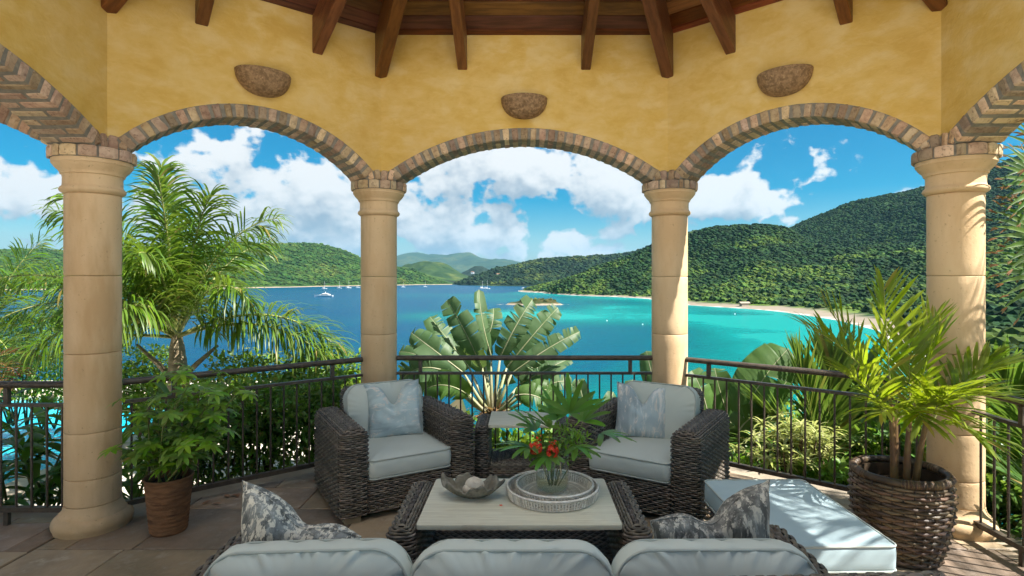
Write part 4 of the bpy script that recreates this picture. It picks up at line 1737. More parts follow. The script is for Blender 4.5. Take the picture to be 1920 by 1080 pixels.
house(879, 497, 12400, 'upper white house on the slope of the far mountain', 40, 26, 15, .2)
house(886, 511, 4990, 'lower white house beside the small dark hill', 26, 15, 11, -.2)
house(934, 514.5, 2440, 'pale house on the wooded ridge across the bay', 18, 9, 5, .1)
def beach_house():
    x, y, z = shore(1396, 577.2)
    t = thing('beach_hut', 'small pale hut at the back of the white beach', 'hut', (x + 2, y + 6, z + 1.2), .2)
    mb = MB()
    mb.box((0, 0, 1.2), (3.6, 2.0, 1.5))
    mb.build('wall', M['curb'], t)
    mb = MB()
    mb.add([(-5, -2.6, 2.8), (5, -2.6, 2.8), (5, 2.6, 2.8), (-5, 2.6, 2.8), (-5, 0, 4.3), (5, 0, 4.3)], [(3, 2, 1, 0), (0, 1, 5, 4), (2, 3, 4, 5), (1, 2, 5), (3, 0, 4)])
    mb.build('roof', M['curb'], t)
beach_house()
# ---------------------------------------------------------------- woven furniture
def rr_loop(a, b, rc, ka, kb, kc):
    """rounded rectangle, fixed number of points whatever the inset: points (n,2), outward normals (n,2)"""
    rc = max(min(rc, a - .001, b - .001), .0008)
    pts, nrm = [], []
    for (sx, sy, t0, k) in ((1, -1, -PI / 2, kb), (1, 1, 0, ka), (-1, 1, PI / 2, kb), (-1, -1, PI, ka)):
        cx, cy_ = sx * (a - rc), sy * (b - rc)
        for q in range(kc):
            t = t0 + (PI / 2) * (q + .5) / kc
            pts.append((cx + rc * math.cos(t), cy_ + rc * math.sin(t)))
            nrm.append((math.cos(t), math.sin(t)))
        t = t0 + PI / 2
        nx, ny = math.cos(t), math.sin(t)
        p0 = np.array((cx + rc * nx, cy_ + rc * ny))
        L = 2 * ((b - rc) if abs(nx) > .5 else (a - rc))
        d = np.array((-ny, nx))
        for q in range(k):
            p = p0 + d * L * (q + .5) / k
            pts.append(tuple(p))
            nrm.append((nx, ny))
    return np.array(pts), np.array(nrm)


def strands(rows, amp, w, h, seed=0, closed=True, over=1):
    """rows: list of (P, N, T) arrays (n,3): weft strands going over and under the stakes"""
    rg = np.random.default_rng(seed)
    V, F = [], []
    base = 0
    sect = [(-1.0, -.55), (-.62, .55), (.0, 1.0), (.62, .55), (1.0, -.55)]
    m = len(sect)
    for j, (Pp, Nn, Tt) in enumerate(rows):
        n = len(Pp)
        k = np.arange(n)
        off = amp * np.where(((k // over) + j) % 2 == 0, 1.0, -1.0) + rg.normal(0, amp * .12, n)
        ww = w * (1 + rg.normal(0, .05, n))
        c = Pp + Nn * off[:, None] + Tt * rg.normal(0, w * .08, n)[:, None]
        v = np.stack([c + Tt * (ww * s)[:, None] + Nn * (h * q) for s, q in sect], 1)
        V.append(v.reshape(-1, 3))
        i = np.arange(n if closed else n - 1)
        i2 = (i + 1) % n
        for q in range(m - 1):
            F.append(np.stack([base + i * m + q, base + i2 * m + q, base + i2 * m + q + 1, base + i * m + q + 1], -1))
        base += n * m
    return np.concatenate(V), np.concatenate(F)


def woven_block(a, b, z0, h, rc=.04, rt=.05, pr=.0148, ps=.0165, amp=.0044, w=.0066, hh=.0042, seed=0, x=0.0, y=0.0, flat_top=True):
    """a block woven all round and over its rounded top; returns (V, F) of the strands and an MB of the dark core"""
    kc = max(2, int(rc * PI / 2 / ps))
    ka, kb = max(2, int(2 * (a - rc) / ps)), max(2, int(2 * (b - rc) / ps))
    while (2 * (ka + kb) + 4 * kc) % 4:
        ka += 1
    spec = []
    z = z0 + pr / 2
    while z < h - rt:
        spec.append((0.0, z, 0.0))
        z += pr
    t = pr * .5 / rt
    while t < PI / 2:
        spec.append((rt * (1 - math.cos(t)), h - rt + rt * math.sin(t), t))
        t += pr / rt
    if flat_top:
        i = spec[-1][0] + pr * .95
        while i < min(a, b) - pr * .7:
            spec.append((i, h, PI / 2))
            i += pr
        spec.append((min(a, b) - pr * .32, h, PI / 2))
    rows = []
    core_rows = []
    for inset, z, t in spec:
        p, n = rr_loop(max(a - inset, .002), max(b - inset, .002), max(rc - inset, .002), ka, kb, kc)
        P3 = np.column_stack([p[:, 0] + x, p[:, 1] + y, np.full(len(p), z)])
        N3 = np.column_stack([n[:, 0] * math.cos(t), n[:, 1] * math.cos(t), np.full(len(p), math.sin(t))])
        T3 = np.column_stack([-n[:, 0] * math.sin(t), -n[:, 1] * math.sin(t), np.full(len(p), math.cos(t))])
        rows.append((P3, N3, T3))
        core_rows.append([tuple(q) for q in (P3 - N3 * (amp + hh * .4))])
    V, F = strands(rows, amp, w, hh, seed, over=2)
    core = MB()
    core.grid([[(q[0], q[1], z0) for q in core_rows[0]]] + core_rows, close_u=True)
    core.f.append(tuple(range(len(core_rows[0]))))
    nb = len(core.v) - len(core_rows[-1])
    core.f.append(tuple(nb + q for q in range(len(core_rows[-1]))))
    return V, F, core


def woven_part(name, parent, *args, mat='wicker', **kw):
    V, F, core = woven_block(*args, **kw)
    o = obj(name, np_mesh(name, V, F, M[mat], 180), parent)
    obj('weave_core', core.mesh('weave_core', M['wicker_core']), o)
    return o


def cushion_mesh(w, d, h, rc, puff, mat, seed=0, wr=.004, belly=.0):
    """boxed cushion lying flat, centred, z from 0 to h before it puffs"""
    ka, kb, kc = 26, 26, 8
    p, n = rr_loop(w / 2, d / 2, rc, ka, kb, kc)
    th = np.arctan2(p[:, 1], p[:, 0])
    rg = np.random.default_rng(seed)
    ph = rg.uniform(0, 6, 8)
    rows = []
    S = [.02, .15, .3, .45, .58, .70, .80, .88, .935, .97, .99, 1.0]

    def ring(s, z, sgn, out=0.0):
        q = p * s
        k = np.exp(-((1 - s) / .16) ** 2)
        wrk = wr * k * (np.sin(th * 23 + ph[0]) * np.sin(th * 7 + ph[1]) + .7 * np.sin(th * 41 + ph[2]))
        big = wr * 1.6 * (np.sin(q[:, 0] * 9 + ph[3]) * np.sin(q[:, 1] * 8 + ph[4])) * (1 - k * .6)
        zz = z + sgn * (wrk + big)
        return [(a + nn[0] * out, b + nn[1] * out, c) for (a, b), nn, c in zip(q, n, zz)]
    for s in S:
        rows.append(ring(s, -puff * (1 - s ** 3.2) * .55, -1))
    for f in (.12, .35, .65, .88):
        o = belly * math.sin(PI * f) + .004
        rows.append([(a + nn[0] * (o + wr * .6 * math.sin(t * 17 + 9 * f + ph[5])), b + nn[1] * (o + wr * .6 * math.sin(t * 13 + 5 * f + ph[6])), h * f) for (a, b), nn, t in zip(p, n, th)])
    for s in S[::-1]:
        rows.append(ring(s, h + puff * (1 - s ** 3.2), 1))
    mb = MB()
    mb.grid(rows, close_u=True)
    mb.f.append(tuple(range(len(p) - 1, -1, -1)))
    nb = len(mb.v) - len(p)
    mb.f.append(tuple(nb + q for q in range(len(p))))
    pipe = MB()
    for z in (.0, h):
        pipe.tube([(a + nn[0] * .004, b + nn[1] * .004, z) for (a, b), nn in zip(p, n)], .0052, 6, closed=True)
    return mb.mesh('cushion', mat, 180), pipe.mesh('piping', M['piping'], 180)


def cushion(name, parent, w, d, h, rc, puff, loc, rot=(0, 0, 0), mat='cushion', seed=0, wr=.004, belly=.004):
    a, b = cushion_mesh(w, d, h, rc, puff, M[mat], seed, wr, belly)
    o = obj(name, a, parent, loc, rot)
    obj('piping', b, o)
    return o


# ---- throw pillow fabrics
def pillow_fabric(name, cols, scale, stretch, rot, lo, hi, dist=1.5):
    m = bpy.data.materials.new(name)
    m.use_nodes = True
    t = NT(m.node_tree)
    t.n.clear()
    out = t.new('ShaderNodeOutputMaterial')
    b = t.new('ShaderNodeBsdfPrincipled')
    tc = t.new('ShaderNodeTexCoord').outputs['Object']
    n1 = t.noise(t.mapping(tc, stretch, rot), scale, 7, .68, dist)
    n2 = t.noise(t.mapping(tc, stretch, rot, (3, 1, 2)), scale * .55, 5, .6, dist * .6)
    n3 = t.noise(tc, 160, 2)
    c = t.mix(t.smooth(n2, .40, .60), cols[0], cols[1])
    c = t.mix(t.smooth(n1, lo, hi), c, cols[2])
    c = t.mix(t.math('MULTIPLY', t.smooth(t.noise(t.mapping(tc, stretch, rot, (7, 2, 5)), scale * 1.3, 6, .7, dist), .54, .62), .8), c, cols[3])
    c = t.mix(t.math('MULTIPLY', n3, .25), c, cols[0])
    t.link(c, b.inputs['Base Color'])
    b.inputs['Roughness'].default_value = .9
    b.inputs['Specular IOR Level'].default_value = .12
    bp = t.new('ShaderNodeBump')
    bp.inputs['Strength'].default_value = .3
    bp.inputs['Distance'].default_value = .002
    t.link(n3, bp.inputs['Height'])
    t.link(bp.outputs[0], b.inputs['Normal'])
    t.link(b.outputs[0], out.inputs['Surface'])
    return m


M['watercolour_h'] = pillow_fabric('watercolour_fabric', [(.36, .45, .48), (.52, .63, .65), (.80, .82, .79), (.80, .71, .63)], 7.0, (.55, 1, 1.5), (0, 0, 0), .50, .64)
M['watercolour_v'] = pillow_fabric('watercolour_fabric_turned', [(.34, .41, .45), (.48, .58, .62), (.76, .77, .76), (.82, .75, .67)], 7.0, (1.7, 1, .55), (0, 0, 0), .50, .64)
M['stroke_a'] = pillow_fabric('brush_stroke_fabric', [(.12, .13, .132), (.28, .30, .30), (.72, .70, .62), (.45, .48, .48)], 19.0, (2.6, 2.6, .40), (0, .95, 0), .50, .54, .35)
M['stroke_b'] = pillow_fabric('brush_stroke_fabric_dark', [(.11, .11, .105), (.25, .247, .23), (.62, .58, .50), (.40, .395, .37)], 19.0, (2.4, 2.4, .42), (0, -.75, 0), .51, .56, .4)


def pillow(label, mat, size, thick, chop, loc, rot, seed=0, group='throw pillows', cw=.30):
    n = 30
    rg = np.random.default_rng(seed)
    ph = rg.uniform(0, 6, 6)
    u = np.linspace(-1, 1, n + 1)
    U, Vv = np.meshgrid(u, u)
    X = U * (1 - .075 * (1 - Vv ** 2)) * size / 2
    Z = Vv * (1 - .075 * (1 - U ** 2)) * size / 2
    dent = np.exp(-(U / cw) ** 2) * np.clip((Vv + 1) / 2, 0, 1) ** 1.6
    Z = Z - chop * dent + .03 * size * np.abs(U) ** 2 * np.clip(Vv, 0, 1) * (chop > 0)
    X = X * (1 + .0 * dent)
    prof = np.clip(1 - U ** 2, 0, 1) ** .42 * np.clip(1 - Vv ** 2, 0, 1) ** .42
    Tk = thick / 2 * prof * (1 - .35 * dent)
    wrk = .010 * size / .45 * prof * (np.sin(U * 5 + Vv * 3 + ph[0]) * np.sin(Vv * 6 - U * 2 + ph[1]) + .6 * np.sin((np.abs(U) + .6 * Vv) * 13 + ph[2]) * np.exp(-((np.abs(U) - cw * 1.3) / .35) ** 2) * (chop > 0))
    mb = MB()
    fr = [[(X[i, j], -(Tk[i, j] + wrk[i, j]), Z[i, j]) for j in range(n + 1)] for i in range(n + 1)]
    bk = [[(X[i, j], Tk[i, j] + .5 * wrk[i, j], Z[i, j]) for j in range(n, -1, -1)] for i in range(n + 1)]
    mb.grid(fr)
    mb.grid(bk)
    me = mb.mesh('pillow', M[mat], None)
    bm = bmesh.new()
    bm.from_mesh(me)
    bmesh.ops.remove_doubles(bm, verts=bm.verts, dist=.0006)
    bm.to_mesh(me)
    bm.free()
    me.polygons.foreach_set('use_smooth', [True] * len(me.polygons))
    o = thing('throw_pillow', label, 'pillow', loc, 0, group)
    o.rotation_euler = rot
    obj('cover', me, o)
    seam = MB()
    edge_ = [fr[0][j] for j in range(n + 1)] + [fr[i][n] for i in range(1, n + 1)] + [fr[n][j] for j in range(n - 1, -1, -1)] + [fr[i][0] for i in range(n - 1, 0, -1)]
    seam.tube(edge_, .003, 5, closed=True)
    obj('seam', seam.mesh('seam', M[mat], 180), o)
    return o


# ---- armchairs
def make_armchair():
    c = thing('armchair', 'x', 'armchair', group='wicker armchairs')
    W, D = .93, .82
    aw = .092
    for s in (-1, 1):
        woven_part('arm', c, aw, D / 2, .045, .622, rc=.05, rt=.06, seed=3 + s, x=s * (W / 2 - aw), y=0.0)
    woven_part('back', c, W / 2 - 2 * aw + .004, .075, .045, .775, rc=.05, rt=.06, seed=7, x=0, y=D / 2 - .079)
    woven_part('front_panel', c, W / 2 - 2 * aw + .004, .05, .045, .285, rc=.02, rt=.03, seed=8, x=0, y=-D / 2 + .062)
    mb = MB()
    mb.box((0, -.03, .15), (W / 2 - 2 * aw - .004, D / 2 - .13, .11))
    mb.build('seat_deck', M['wicker_core'], c)
    cushion('seat_cushion', c, W - 4 * aw - .006, .66, .125, .04, .028, (0, -.075, .275), seed=1, wr=.0025, belly=.008)
    cushion('back_cushion', c, W - 4 * aw - .01, .45, .14, .095, .045, (0, .285, .335 + .225), (rad(90 - 13), 0, 0), seed=2, wr=.004, belly=.006)
    foot = MB()
    foot.box((0, 0, .0225), (.05, .05, .022))
    fm = foot.mesh('foot', M['foot'])
    for sx in (-1, 1):
        for sy in (-1, 1):
            obj('foot', fm, c, (sx * (W / 2 - .085), sy * (D / 2 - .075), 0))
    return c


chair = make_armchair()
chair['label'] = 'grey wicker armchair left of the side table, pale grey cushions'
chair.location = (-1.01, 4.38, 0)
chair.rotation_euler = (0, 0, rad(31))
chair.scale = (1.07, 1.06, 1.0)
chair2 = copy_tree(chair)
chair2['label'] = 'grey wicker armchair right of the side table, beside the ottoman'
chair2.location = (.945, 4.32, 0)
chair2.rotation_euler = (0, 0, rad(-32.5))


def in_chair(c, v):
    return Matrix.Translation(c.location) @ c.rotation_euler.to_matrix().to_4x4() @ Vector(v)


p = in_chair(chair, (.035, .085, .605))
pillow('blue-grey watercolour throw pillow on the left armchair', 'watercolour_h', .425, .16, .15, p, (rad(-17), rad(-3), rad(31 - 12)), 3)
p = in_chair(chair2, (-.085, .09, .60))
pillow('blue-grey streaked throw pillow on the right armchair', 'watercolour_v', .415, .16, .13, p, (rad(-17), rad(3), rad(-32.5 + 22)), 5)


# ---- tables
def slab(name, parent, w, d, h, z, r=.02, mat='top'):
    bm = bmesh.new()
    bmesh.ops.create_cube(bm, size=1.0)
    bmesh.ops.scale(bm, vec=(w, d, h), verts=bm.verts)
    ve = [e for e in bm.edges if abs((e.verts[0].co - e.verts[1].co).z) > h * .5]
    bmesh.ops.bevel(bm, geom=ve, offset=r, segments=4, profile=.5, affect='EDGES')
    he = [e for e in bm.edges if abs((e.verts[0].co - e.verts[1].co).z) < 1e-5 and abs(abs(e.verts[0].co.z) - h / 2) < 1e-5 and len(e.link_faces) == 2 and any(abs(f.normal.z) < .5 for f in e.link_faces)]
    bmesh.ops.bevel(bm, geom=he, offset=.004, segments=2, profile=.5, affect='EDGES')
    me = bpy.data.meshes.new(name)
    bm.to_mesh(me)
    bm.free()
    me.materials.append(M[mat])
    me.polygons.foreach_set('use_smooth', [True] * len(me.polygons))
    me.set_sharp_from_angle(angle=rad(40))
    return obj(name, me, parent, (0, 0, z))


def coffee_table():
    t = thing('coffee_table', 'wicker coffee table with pale plank top in front of the sofa', 'table', (-.024, 3.075, 0))
    for s in (-1, 1):
        woven_part('side', t, .072, .345, .004, .438, rc=.05, rt=.062, seed=12 + s, x=s * .575, y=0, pr=.0155, ps=.0170)
    slab('top', t, 1.0, .645, .026, .438, .018)
    mb = MB()
    for y in (-.22, .22):
        mb.box((0, y, .412), (.50, .018, .012))
    mb.build('bearer', M['foot'], t)
    # woven lower shelf
    rows = []
    for k in range(22):
        y = -.28 + .0265 * k
        xs = np.linspace(-.5, .5, 41)
        Pn = np.column_stack([xs, np.full(41, y), np.full(41, .155)])
        rows.append((Pn, np.tile((0, 0, 1.0), (41, 1)), np.tile((0, 1.0, 0), (41, 1))))
    V, F = strands(rows, .004, .012, .005, 5, closed=False)
    sh = obj('shelf', np_mesh('shelf', V, F, M['wicker'], 180), t)
    mb = MB()
    mb.box((0, 0, .141), (.505, .29, .008))
    mb.build('weave_core', M['wicker_core'], sh)


coffee_table()


def side_table():
    t = thing('side_table', 'small wicker side table with pale top between the two armchairs', 'table', (-.012, 4.67, 0))
    for s in (-1, 1):
        woven_part('side', t, .055, .235, .004, .486, rc=.04, rt=.05, seed=22 + s, x=s * .325, y=0)
    slab('top', t, .54, .47, .024, .490, .015)
    woven_part('shelf', t, .27, .215, .10, .185, rc=.02, rt=.03, seed=25, x=0, y=0)


side_table()


# ---- sofa seen from behind
def sofa():
    s = thing('sofa', 'long wicker sofa in the foreground seen from behind, grey back cushions', 'sofa', (-.045, 1.98, 0), rad(.3))
    for k in (-1, 1):
        woven_part('arm', s, .075, .42, .04, .605, rc=.05, rt=.06, seed=32 + k, x=k * 1.075, y=.02, pr=.0175, ps=.019, w=.0078, hh=.0048, amp=.005)
    bk = woven_part('back', s, 1.21, .085, .04, .757, rc=.06, rt=.07, seed=35, x=.10, y=-.375, pr=.0185, ps=.020, w=.0082, hh=.0052, amp=.0052)
    bk.rotation_euler = (0, rad(-1.45), 0)
    woven_part('front_panel', s, .99, .05, .04, .285, rc=.02, rt=.03, seed=36, x=0, y=.37)
    mb = MB()
    mb.box((0, 0, .15), (.98, .30, .11))
    mb.build('seat_deck', M['wicker_core'], s)
    for k in range(3):
        cushion('seat_cushion', s, .655, .62, .13, .04, .022, (-.662 + .662 * k, .07, .275), seed=41 + k, wr=.003)
    for k in range(3):
        cushion('back_cushion', s, .652, .42, .105, .115, .048, (-.664 + .668 * k, -.055, .530), (rad(90 - 8), rad((-1.0, .3, -.6)[k]), rad((1.2, 0, -1.0)[k])), seed=51 + k, wr=.0085, belly=.012)


sofa()
pillow('dark charcoal and cream throw pillow leaning in the left corner of the sofa', 'stroke_a', .49, .20, .07, (-.86, 2.15, .60), (rad(24), rad(20), rad(-10)), 7, cw=.34)
pillow('dark grey and tan throw pillow leaning in the right corner of the sofa', 'stroke_b', .48, .20, .08, (.72, 2.15, .605), (rad(18), rad(-14), rad(10)), 9, cw=.30)


# ---- ottoman
def ottoman():
    o = thing('ottoman', 'wicker ottoman with a pale blue cushion, dappled by sunlight', 'ottoman', (1.40, 3.03, 0), rad(1.0))
    woven_part('frame', o, .285, .41, .04, .30, rc=.04, rt=.04, seed=61)
    cushion('cushion', o, .60, .86, .115, .03, .012, (0, 0, .302), mat='cushion_blue', seed=62, wr=.0015, belly=.003)
    foot = MB()
    foot.box((0, 0, .022), (.035, .035, .0215))
    fm = foot.mesh('foot', M['foot'])
    for sx in (-1, 1):
        for sy in (-1, 1):
            obj('foot', fm, o, (sx * .22, sy * .34, 0))


ottoman()


# ---------------------------------------------------------------- things on the coffee table
TOPZ = .4515


def rattan_tray(label, x, y, z, r, h, n, rows_n, group):
    t = thing('rattan_tray', label, 'tray', (x, y, z), 0, group)
    rows = []
    for j in range(rows_n):
        zz = .006 + (h - .012) * (j + .5) / rows_n
        rr = r * (.955 + .045 * (j / rows_n))
        th = np.linspace(0, 2 * PI, n, endpoint=False)
        C, S = np.cos(th), np.sin(th)
        rows.append((np.column_stack([rr * C, rr * S, np.full(n, zz)]), np.column_stack([C, S, np.zeros(n)]), np.tile((0, 0, 1.0), (n, 1))))
    V, F = strands(rows, .0010, (h / rows_n) * .28, .0022, 3)
    obj('wall', np_mesh('wall', V, F, M['tray'], 180), t)
    inner = [(Pp - Nn * .010, -Nn, Tt) for Pp, Nn, Tt in rows]
    V, F = strands(inner, .0010, (h / rows_n) * .28, .0022, 4)
    obj('lining', np_mesh('lining', V, F[:, ::-1], M['tray'], 180), t)
    mb = MB()
    mb.lathe([(r * .955 - .0045, .004), (r - .0045, h - .004), (r - .0085, h - .004), (r * .955 - .0085, .004)], 64, cap=False)
    mb.build('wall_core', M['tray_core'], t)
    mb = MB()
    for k in range(n):
        a = 2 * PI * (k + .5) / n
        for off in (.0022, -.0120):
            mb.tube([((r * .955 + off) * math.cos(a), (r * .955 + off) * math.sin(a), .006), ((r + off) * math.cos(a), (r + off) * math.sin(a), h - .004)], .0040, 5, cap=False)
    mb.build('spokes', M['tray'], t, 180)
    mb = MB()
    for rr, zz, q in ((r - .004, h, .0065), (r * .955 - .003, .006, .0058)):
        mb.tube([(rr * math.cos(2 * PI * k / 60), rr * math.sin(2 * PI * k / 60), zz) for k in range(60)], q, 7, closed=True)
    mb.build('rim', M['tray'], t, 180)
    mb = MB()
    prof = []
    q = .0
    k = 0
    while q < r * .95 - .004:
        prof += [(q, .004), (q + .003, .0075), (q + .006, .004)]
        q += .0075
    mb.lathe(prof, 48, cap=False)
    mb.build('bottom', M['tray'], t, 30)


rattan_tray('larger white rattan tray on the coffee table, around the smaller one', .155, 3.135, TOPZ, .252, .054, 96, 5, 'nested round rattan trays')
rattan_tray('smaller white rattan tray nested inside the larger one, holding the vase', .168, 3.145, TOPZ + .0090, .214, .052, 84, 5, 'nested round rattan trays')



def clear_mat(name, tint, ior, boost, milky=0.0):
    """thin clear material: tinted see-through plus its reflection"""
    m = bpy.data.materials.new(name)
    m.use_nodes = True
    t = NT(m.node_tree)
    t.n.clear()
    out = t.new('ShaderNodeOutputMaterial')
    tr = t.new('ShaderNodeBsdfTransparent')
    tr.inputs['Color'].default_value = c4(tint)
    gl = t.new('ShaderNodeBsdfGlossy')
    gl.inputs['Roughness'].default_value = .03
    fr = t.new('ShaderNodeLayerWeight')
    fr.inputs['Blend'].default_value = .5
    face = t.math('ADD', .06, t.math('MULTIPLY', t.math('POWER', fr.outputs['Facing'], 4.0), .45))
    mx = t.new('ShaderNodeMixShader')
    t.link(t.math('MULTIPLY', face, boost, clamp=True), mx.inputs[0])
    t.link(tr.outputs[0], mx.inputs[1])
    t.link(gl.outputs[0], mx.inputs[2])
    sh = mx.outputs[0]
    if milky:
        tl = t.new('ShaderNodeBsdfTranslucent')
        tl.inputs['Color'].default_value = (.92, .88, .62, 1)
        m2 = t.new('ShaderNodeMixShader')
        m2.inputs[0].default_value = milky
        t.link(sh, m2.inputs[1])
        t.link(tl.outputs[0], m2.inputs[2])
        sh = m2.outputs[0]
    t.link(sh, out.inputs['Surface'])
    return m


GLASS = clear_mat('clear_glass', (.975, .99, .985), 1.45, 1.3)
WATERV = clear_mat('vase_water', (.97, .945, .82), 1.33, 1.0, .14)
VX, VY, VZ = .155, 3.15, TOPZ + .017


def vase():
    v = thing('glass_vase', 'clear glass vase with a little water in the rattan tray', 'vase', (VX, VY, VZ))
    mb = MB()
    out = [(0, 0), (.055, 0), (.070, .004), (.086, .020), (.091, .045), (.091, .12), (.089, .185), (.089, .197)]
    inn = [(.0855, .197), (.0855, .185), (.0872, .12), (.0872, .047), (.081, .026), (.066, .013), (0, .012)]
    mb.lathe(out + inn, 48, cap=False)
    mb.build('glass', GLASS, v, 60)
    mb = MB()
    mb.lathe([(0, .0125), (.0655, .0135), (.0805, .0265), (.0868, .0475), (.0868, .092), (0, .092)], 48, cap=False)
    mb.build('water', WATERV, v, 40)


vase()


def strap(mb, base, d, L, w, droop=.6, n=5, up=Vector((0, 0, 1)), fold=.25, tip=.12, shape=None):
    """one strap-shaped leaf with a folded midrib"""
    d = Vector(d).normalized()
    p = Vector(base)
    st = L / n
    o = len(mb.v)
    for k in range(n + 1):
        t = k / n
        side = d.cross(up)
        if side.length < 1e-4:
            side = d.orthogonal()
        side.normalize()
        nn = side.cross(d)
        ww = w / 2 * (shape(t) if shape else (min(1, .35 + 2.6 * t) * (1 - max(0, (t - .6) / .4) ** 2 * (1 - tip))))
        mb.v.append(tuple(p - side * ww + nn * (ww * fold)))
        mb.v.append(tuple(p))
        mb.v.append(tuple(p + side * ww + nn * (ww * fold)))
        if k < n:
            p = p + d * st
            d = (d - Vector((0, 0, 1)) * (droop * st / L * (.35 + 1.3 * t))).normalized()
    for k in range(n):
        a = o + 3 * k
        mb.f.append((a, a + 1, a + 4, a + 3))
        mb.f.append((a + 1, a + 2, a + 5, a + 4))
    return p


def bouquet():
    f = thing('flower_arrangement', 'green leaves and two red flower heads arranged in the glass vase', 'flowers', (VX, VY, VZ))
    rg = random.Random(5)
    fans = [  # tip position relative to vase base (x, y, z), facing, leaflet length
        ((-.02, -.02, .33), (-.55, -.35, .55), .19, 7), ((-.13, -.05, .235), (-.85, -.5, .02), .17, 8), ((.10, .03, .40), (.15, -.1, .95), .20, 8), ((.13, -.06, .24), (.5, -.7, -.15), .13, 6),
        ((.27, -.03, .30), (.85, -.45, -.05), .185, 6), ((-.03, -.09, .20), (-.2, -.8, -.35), .12, 6), ((.03, .06, .36), (-.25, .2, .9), .18, 8), ((-.09, .05, .30), (-.7, .2, .5), .17, 7),
        ((.18, .08, .34), (.6, .4, .6), .17, 7)]
    for (x, y, z), d, L, n in fans:
        z += .025
        mb = MB()
        D = Vector(d).normalized()
        s = D.cross(Vector((0, 0, 1)))
        s = s.normalized() if s.length > .2 else Vector((1, 0, 0))
        upv = s.cross(D)
        for k in range(n):
            a = rad(-75 + 150 * k / (n - 1)) + rg.uniform(-.08, .08)
            dd = D * math.cos(a) + s * math.sin(a) + upv * rg.uniform(-.05, .18)
            strap(mb, (x, y, z), dd, 1.2 * L * (1 - .25 * abs(a) / 1.3) * rg.uniform(.9, 1.08), .032, .55, 5, up=upv, fold=.2, tip=.35)
        st = MB()
        st.tube([(x * .12, y * .12, .03), (x * .35, y * .35, .14), (x * .8, y * .8, z * .8), (x, y, z)], [.003, .003, .0026, .002], 5)
        lf = mb.build('palm_leaf', M['raphis'], f, 180)
        st.build('stem', M['stem'], lf, 180)
    # bushy small-leaved sprig
    mb = MB()
    for k in range(230):
        c = Vector((.10 + rg.gauss(0, .048), .01 + rg.gauss(0, .05), .285 + rg.gauss(0, .05)))
        d = Vector((rg.gauss(0, 1), rg.gauss(0, 1), rg.gauss(.3, .8)))
        strap(mb, c, d, rg.uniform(.03, .05), .013, .3, 3, fold=.2)
    for k in range(150):
        c = Vector((-.02 + rg.gauss(0, .055), -.01 + rg.gauss(0, .045), .225 + rg.gauss(0, .028)))
        d = Vector((rg.gauss(0, 1), rg.gauss(0, 1), rg.gauss(.3, .8)))
        strap(mb, c, d, rg.uniform(.04, .06), .015, .3, 3, fold=.2)
    mb.build('sprig', M['scheff'], f, 180)['kind'] = 'stuff'
    for (x, y, z, r) in ((-.095, -.09, .265, .036), (-.005, -.10, .245, .037)):
        mb = MB()
        for k in range(64):
            v = Vector((rg.gauss(0, 1), rg.gauss(0, 1), rg.gauss(0, 1))).normalized()
            c = Vector((x, y, z)) + v * r * rg.uniform(.75, 1.05)
            t1 = v.orthogonal().normalized()
            t2 = v.cross(t1)
            a0 = rg.uniform(0, 2)
            for q in range(4):
                a = a0 + q * PI / 2
                e = t1 * math.cos(a) + t2 * math.sin(a)
                g = t1 * -math.sin(a) + t2 * math.cos(a)
                mb.add([c, c + e * .006 + g * .004 + v * .002, c + e * .0115, c + e * .006 - g * .004 + v * .002], [(0, 1, 2, 3)])
        for k in range(8):
            c = Vector((x + rg.uniform(-.02, .03), y, z + r + rg.uniform(.0, .03)))
            mb.lathe([(0, -.005), (.005, 0), (0, .005)], 6, c, cap=False)
        fl = mb.build('flower_head', M['flower'], f)
        st = MB()
        st.tube([(x * .1, y * .1, .04), (x * .6, y * .5, .15), (x, y, z)], .0025, 5)
        st.build('stem', M['stem'], fl)


bouquet()


def clam():
    c = thing('clam_shell', 'grey fluted clam shell bowl on the coffee table', 'shell', (-.285, 3.115, TOPZ), rad(-8))
    n, m = 96, 10
    o_rows, i_rows = [], []
    for k in range(m + 1):
        s = k / m
        ro, ri = [], []
        for q in range(n):
            t = 2 * PI * q / n
            fl = math.cos(6 * t + .4) + .35 * math.cos(11 * t)
            rr = 1 + .07 * fl * s ** 1.5
            a = .17 * (.32 + .68 * s ** .8) * rr
            b = .105 * (.32 + .68 * s ** .8) * rr
            z = .066 * s ** 1.3 + .019 * s ** 2.5 * math.cos(6 * t + 1.0) + .007 * s * math.cos(17 * t) + .016 * s * s * math.cos(t) ** 2
            x, y = a * math.cos(t), b * math.sin(t)
            ro.append((x, y, z + .002))
            ri.append((x * (1 - .05), y * (1 - .06), z + .010 - .004 * s))
        o_rows.append(ro)
        i_rows.append(ri)
    mb = MB()
    mb.grid(o_rows + i_rows[::-1], close_u=True)
    mb.f.append(tuple(range(n - 1, -1, -1)))
    nb = len(mb.v) - n
    mb.f.append(tuple(nb + q for q in range(n)))
    mb.build('shell', M['shell'], c, 180)


clam()


def lump(mb, c, r, seed, sc3=(1, 1, 1)):
    bm = bmesh.new()
    bmesh.ops.create_icosphere(bm, subdivisions=3, radius=r)
    co = np.array([v.co[:] for v in bm.verts])
    d = 1 + .07 * vnoise(co * 40 + seed) + .035 * vnoise(co * 110 - seed)
    co = co * d[:, None] * np.array(sc3) + np.array(c)
    mb.add([tuple(q) for q in co], [tuple(v.index for v in fc.verts) for fc in bm.faces])
    bm.free()


